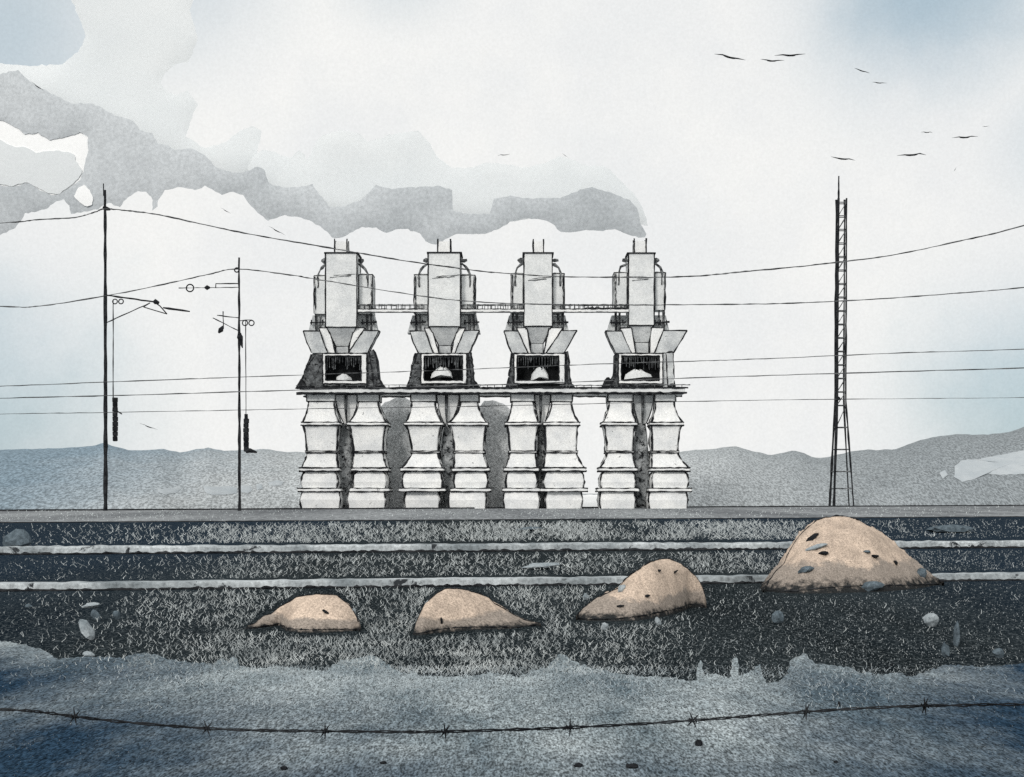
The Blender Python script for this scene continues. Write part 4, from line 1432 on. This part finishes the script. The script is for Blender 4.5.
cloud('cloud', [(247, 168), (252, 157), (262, 150), (275, 152), (290, 158), (300, 150), (308, 160), (313, 148), (318, 138), (332, 132), (345, 130), (360, 134), (368, 142), (380, 138), (395, 133), (418, 131), (430, 143), (438, 158), (452, 168), (470, 168), (486, 163), (505, 164),
                (522, 168), (545, 163), (560, 156), (574, 160), (588, 166), (605, 166), (620, 180), (634, 194), (644, 210), (648, 226), (620, 222), (560, 212), (500, 224), (440, 222), (380, 215), (320, 215), (280, 205)],
      638, 1.2, 12, 9, M['thin'], 'pale grey cloud lying along the top of the smoke plume', 'cloud', 1.4, 5.0)
cloud('cloud', [(-120, 132), (0, 140), (12, 146), (26, 147), (36, 153), (50, 150), (62, 151), (74, 154), (77, 163), (82, 170), (78, 179), (71, 185), (60, 193), (52, 194), (40, 189), (28, 182), (12, 186), (0, 184), (-120, 189)], 619.9, 0.25, 10, 9, M['thin'], 'pale grey cloud inside the hollow of the plume at far left', 'cloud', 1.4, 7.0)
cloud('cloud', [(-120, 104), (0, 119), (12, 124), (25, 133), (38, 132), (50, 139), (65, 136), (74, 132), (79, 129), (84, 135), (89, 137), (90.5, 150), (87.5, 165), (82.5, 181), (74, 188.5), (60, 197), (52, 198), (40, 193), (28, 186), (12, 190), (0, 188), (-120, 193)], 620.4, 0.3, 8, 8, M['bright'], 'bright white cloud filling the hollow of the plume at far left', 'cloud', 0.5, 8.0, 3.0)
cloud('cloud', [(74, 196), (78, 188), (84, 184.5), (90, 190), (93, 198), (92, 205), (87, 206.5), (80, 203)], 619.2, 0.3, 6, 4, M['bright'], 'small round white puff against the smoke left of the tall mast', 'cloud', 0.6, 9.0, 2.0)


# ------------------------------------------------------------------ plate scratches built in the shape of birds
def scratch(px, py, span, slope, D, label, seed):
    k = D / F
    c = P(px, py, D)
    root = empty('scratch', c, label, 'scratch', 'plate scratches in the sky')
    rg = random.Random(seed)
    d = Vector((math.cos(slope), 0.25, math.sin(slope))).normalized()
    mb = MB()
    L = span * k * 0.5
    mb.tube([c + d * (-L * .4), c + d * (-L * .15), c + d * (L * .2), c + d * (L * .36)], [0.02 * L, 0.06 * L, 0.05 * L, 0.015 * L], 0, 7)
    mb.build('body', M['ink'], root, c)
    for sgn in (-1, 1):
        mb = MB()
        tip = c + d * (L * sgn) + Vector((0, rg.uniform(-.3, .3) * L, rg.uniform(0.0, 0.06) * L))
        mid = c + d * (L * .5 * sgn) + Vector((0, 0, rg.uniform(0.03, 0.09) * L))
        ch = Vector((0, 0.10 * L, -0.02 * L))
        rings = []
        for p, s_ in ((c, 1.0), (mid, .8), (tip, .12)):
            rings.append([p - ch * s_, p + Vector((0, 0, .03 * L * s_)), p + ch * s_, p - Vector((0, 0, .03 * L * s_))])
        mb.loft(rings)
        mb.build('wing', M['worn'], root, c)


for i, (px, py, sp, sl, lab) in enumerate([
        (730, 57.5, 33, -0.16, 'widest dark bird at upper right, first of the top row'), (772, 61, 26, 0.05, 'thin dark bird low in the top row at upper right'), (790, 55.5, 32, 0.05, 'long dark bird just right of the top row pair'),
        (862, 71, 18, -0.2, 'dark bird tilting right, upper one above the lattice tower'), (879, 83, 16, 0.0, 'small dark bird just below the tilting one'),
        (927, 132.5, 14, 0.05, 'small dark bird high over the right wires'), (965, 137.5, 28, 0.1, 'long thin dark bird at far right'), (985.5, 126.5, 8, 0.1, 'tiny dark bird, topmost of the far right scratches'),
        (843, 159, 28, -0.02, 'thin dark bird just over the lattice tower spike'), (912, 155, 34, 0.12, 'dark bird right of the tower spike'), (955, 169.5, 8, 0.9, 'small dark bird slanting steeply at right'),
        (38, 87, 17, -0.6, 'dark bird against the edge of the smoke at far left'), (226, 211, 12, -0.5, 'dark bird over the white cloud between the masts'), (277, 231, 18, -0.45, 'dark bird just above the top wire left of the plant'),
        (149, 427, 18, -0.35, 'dark bird low between the two masts'), (504, 155, 13, 0.1, 'small dark bird above the smoke over the silos'), (565, 155.5, 7, -0.6, 'tiny dark bird above the smoke near the third silo')]):
    scratch(px, py, sp, sl, 110, lab, i)

# ------------------------------------------------------------------ sky, sun, camera
wd = bpy.data.worlds.new('World')
SC.world = wd
wd.use_nodes = True
nt = wd.node_tree
bg = nt.nodes['Background']
sky = nd(nt, 'ShaderNodeTexSky', sky_type='NISHITA')
sky.sun_disc = False
SUN = Vector((-0.33, -0.80, 0.50)).normalized()
sky.sun_elevation = math.asin(SUN.z)
sky.sun_rotation = math.atan2(SUN.x, SUN.y)
tc = nd(nt, 'ShaderNodeTexCoord')
dirv = tc.outputs['Generated']
blue = mixc(nt, 1.0, sky.outputs[0], (0.10, 0.10, 0.10), 'MULTIPLY')
blue = mixc(nt, 0.8, blue, (0.33, 0.475, 0.56))
n1 = noise_n(nt, dirv, 9.0, 6, 0.6)
white = mixc(nt, ramp(nt, n1, [(0.38, 0.0), (0.62, 1.0)]), (0.91, 0.912, 0.895), (0.845, 0.858, 0.858))
# openings in the overcast where the blue shows through
acc = None
for (px, py, rad, k) in ((-20, 30, 0.12, 0.6), (930, -30, 0.11, 0.8), (-60, 440, 0.15, 0.8), (1080, 440, 0.14, 0.85), (400, -60, 0.06, 0.35), (150, -70, 0.10, 0.5), (1060, 140, 0.06, 0.3)):
    d = (P(px, py, 1.0) - Vector((0, 0, EYE))).normalized()
    dt = nd(nt, 'ShaderNodeVectorMath', operation='DISTANCE')
    nt.links.new(dirv, dt.inputs[0])
    dt.inputs[1].default_value = d
    q = mth(nt, 'MULTIPLY_ADD', n1, rad * 1.1, dt.outputs['Value'])
    f = mth(nt, 'MULTIPLY', ramp(nt, mth(nt, 'DIVIDE', q, rad * 2.4), [(0.24, 1.0), (0.72, 0.0)], 'EASE'), k)
    acc = f if acc is None else mth(nt, 'MAXIMUM', acc, f)
col = mixc(nt, acc, white, blue)
n2 = noise_n(nt, dirv, 520.0, 2, 0.8)
col = mixc(nt, 1.0, col, mth(nt, 'MULTIPLY_ADD', ramp(nt, n2, [(0.3, 0.0), (0.7, 1.0)]), 0.075, 0.962), 'MULTIPLY')
nt.links.new(col, bg.inputs['Color'])
bg.inputs['Strength'].default_value = 1.0

sl = bpy.data.lights.new('sun', 'SUN')
sl.energy = 1.8
sl.angle = math.radians(14)
sl.color = (1.0, 0.965, 0.92)
so = bpy.data.objects.new('sun', sl)
COL.objects.link(so)
so.rotation_euler = (-SUN).to_track_quat('-Z', 'Y').to_euler()
so.location = (-30, -40, 60)

cam = bpy.data.cameras.new('camera')
cam.lens = LENS
cam.sensor_width = SENSOR
cam.sensor_fit = 'HORIZONTAL'
cam.shift_y = (YH - H / 2) / W
cam.clip_start = 0.1
cam.clip_end = 12000
co = bpy.data.objects.new('camera', cam)
COL.objects.link(co)
co.location = (0, 0, EYE)
co.rotation_euler = (math.radians(90), 0, 0)
SC.camera = co

SC.view_settings.view_transform = 'Standard'
SC.view_settings.look = 'None'
SC.view_settings.exposure = 0
SC.view_settings.gamma = 1
SC.view_settings.use_curve_mapping = False
SC.render.engine = 'CYCLES'
SC.cycles.max_bounces = 4
SC.cycles.use_denoising = False
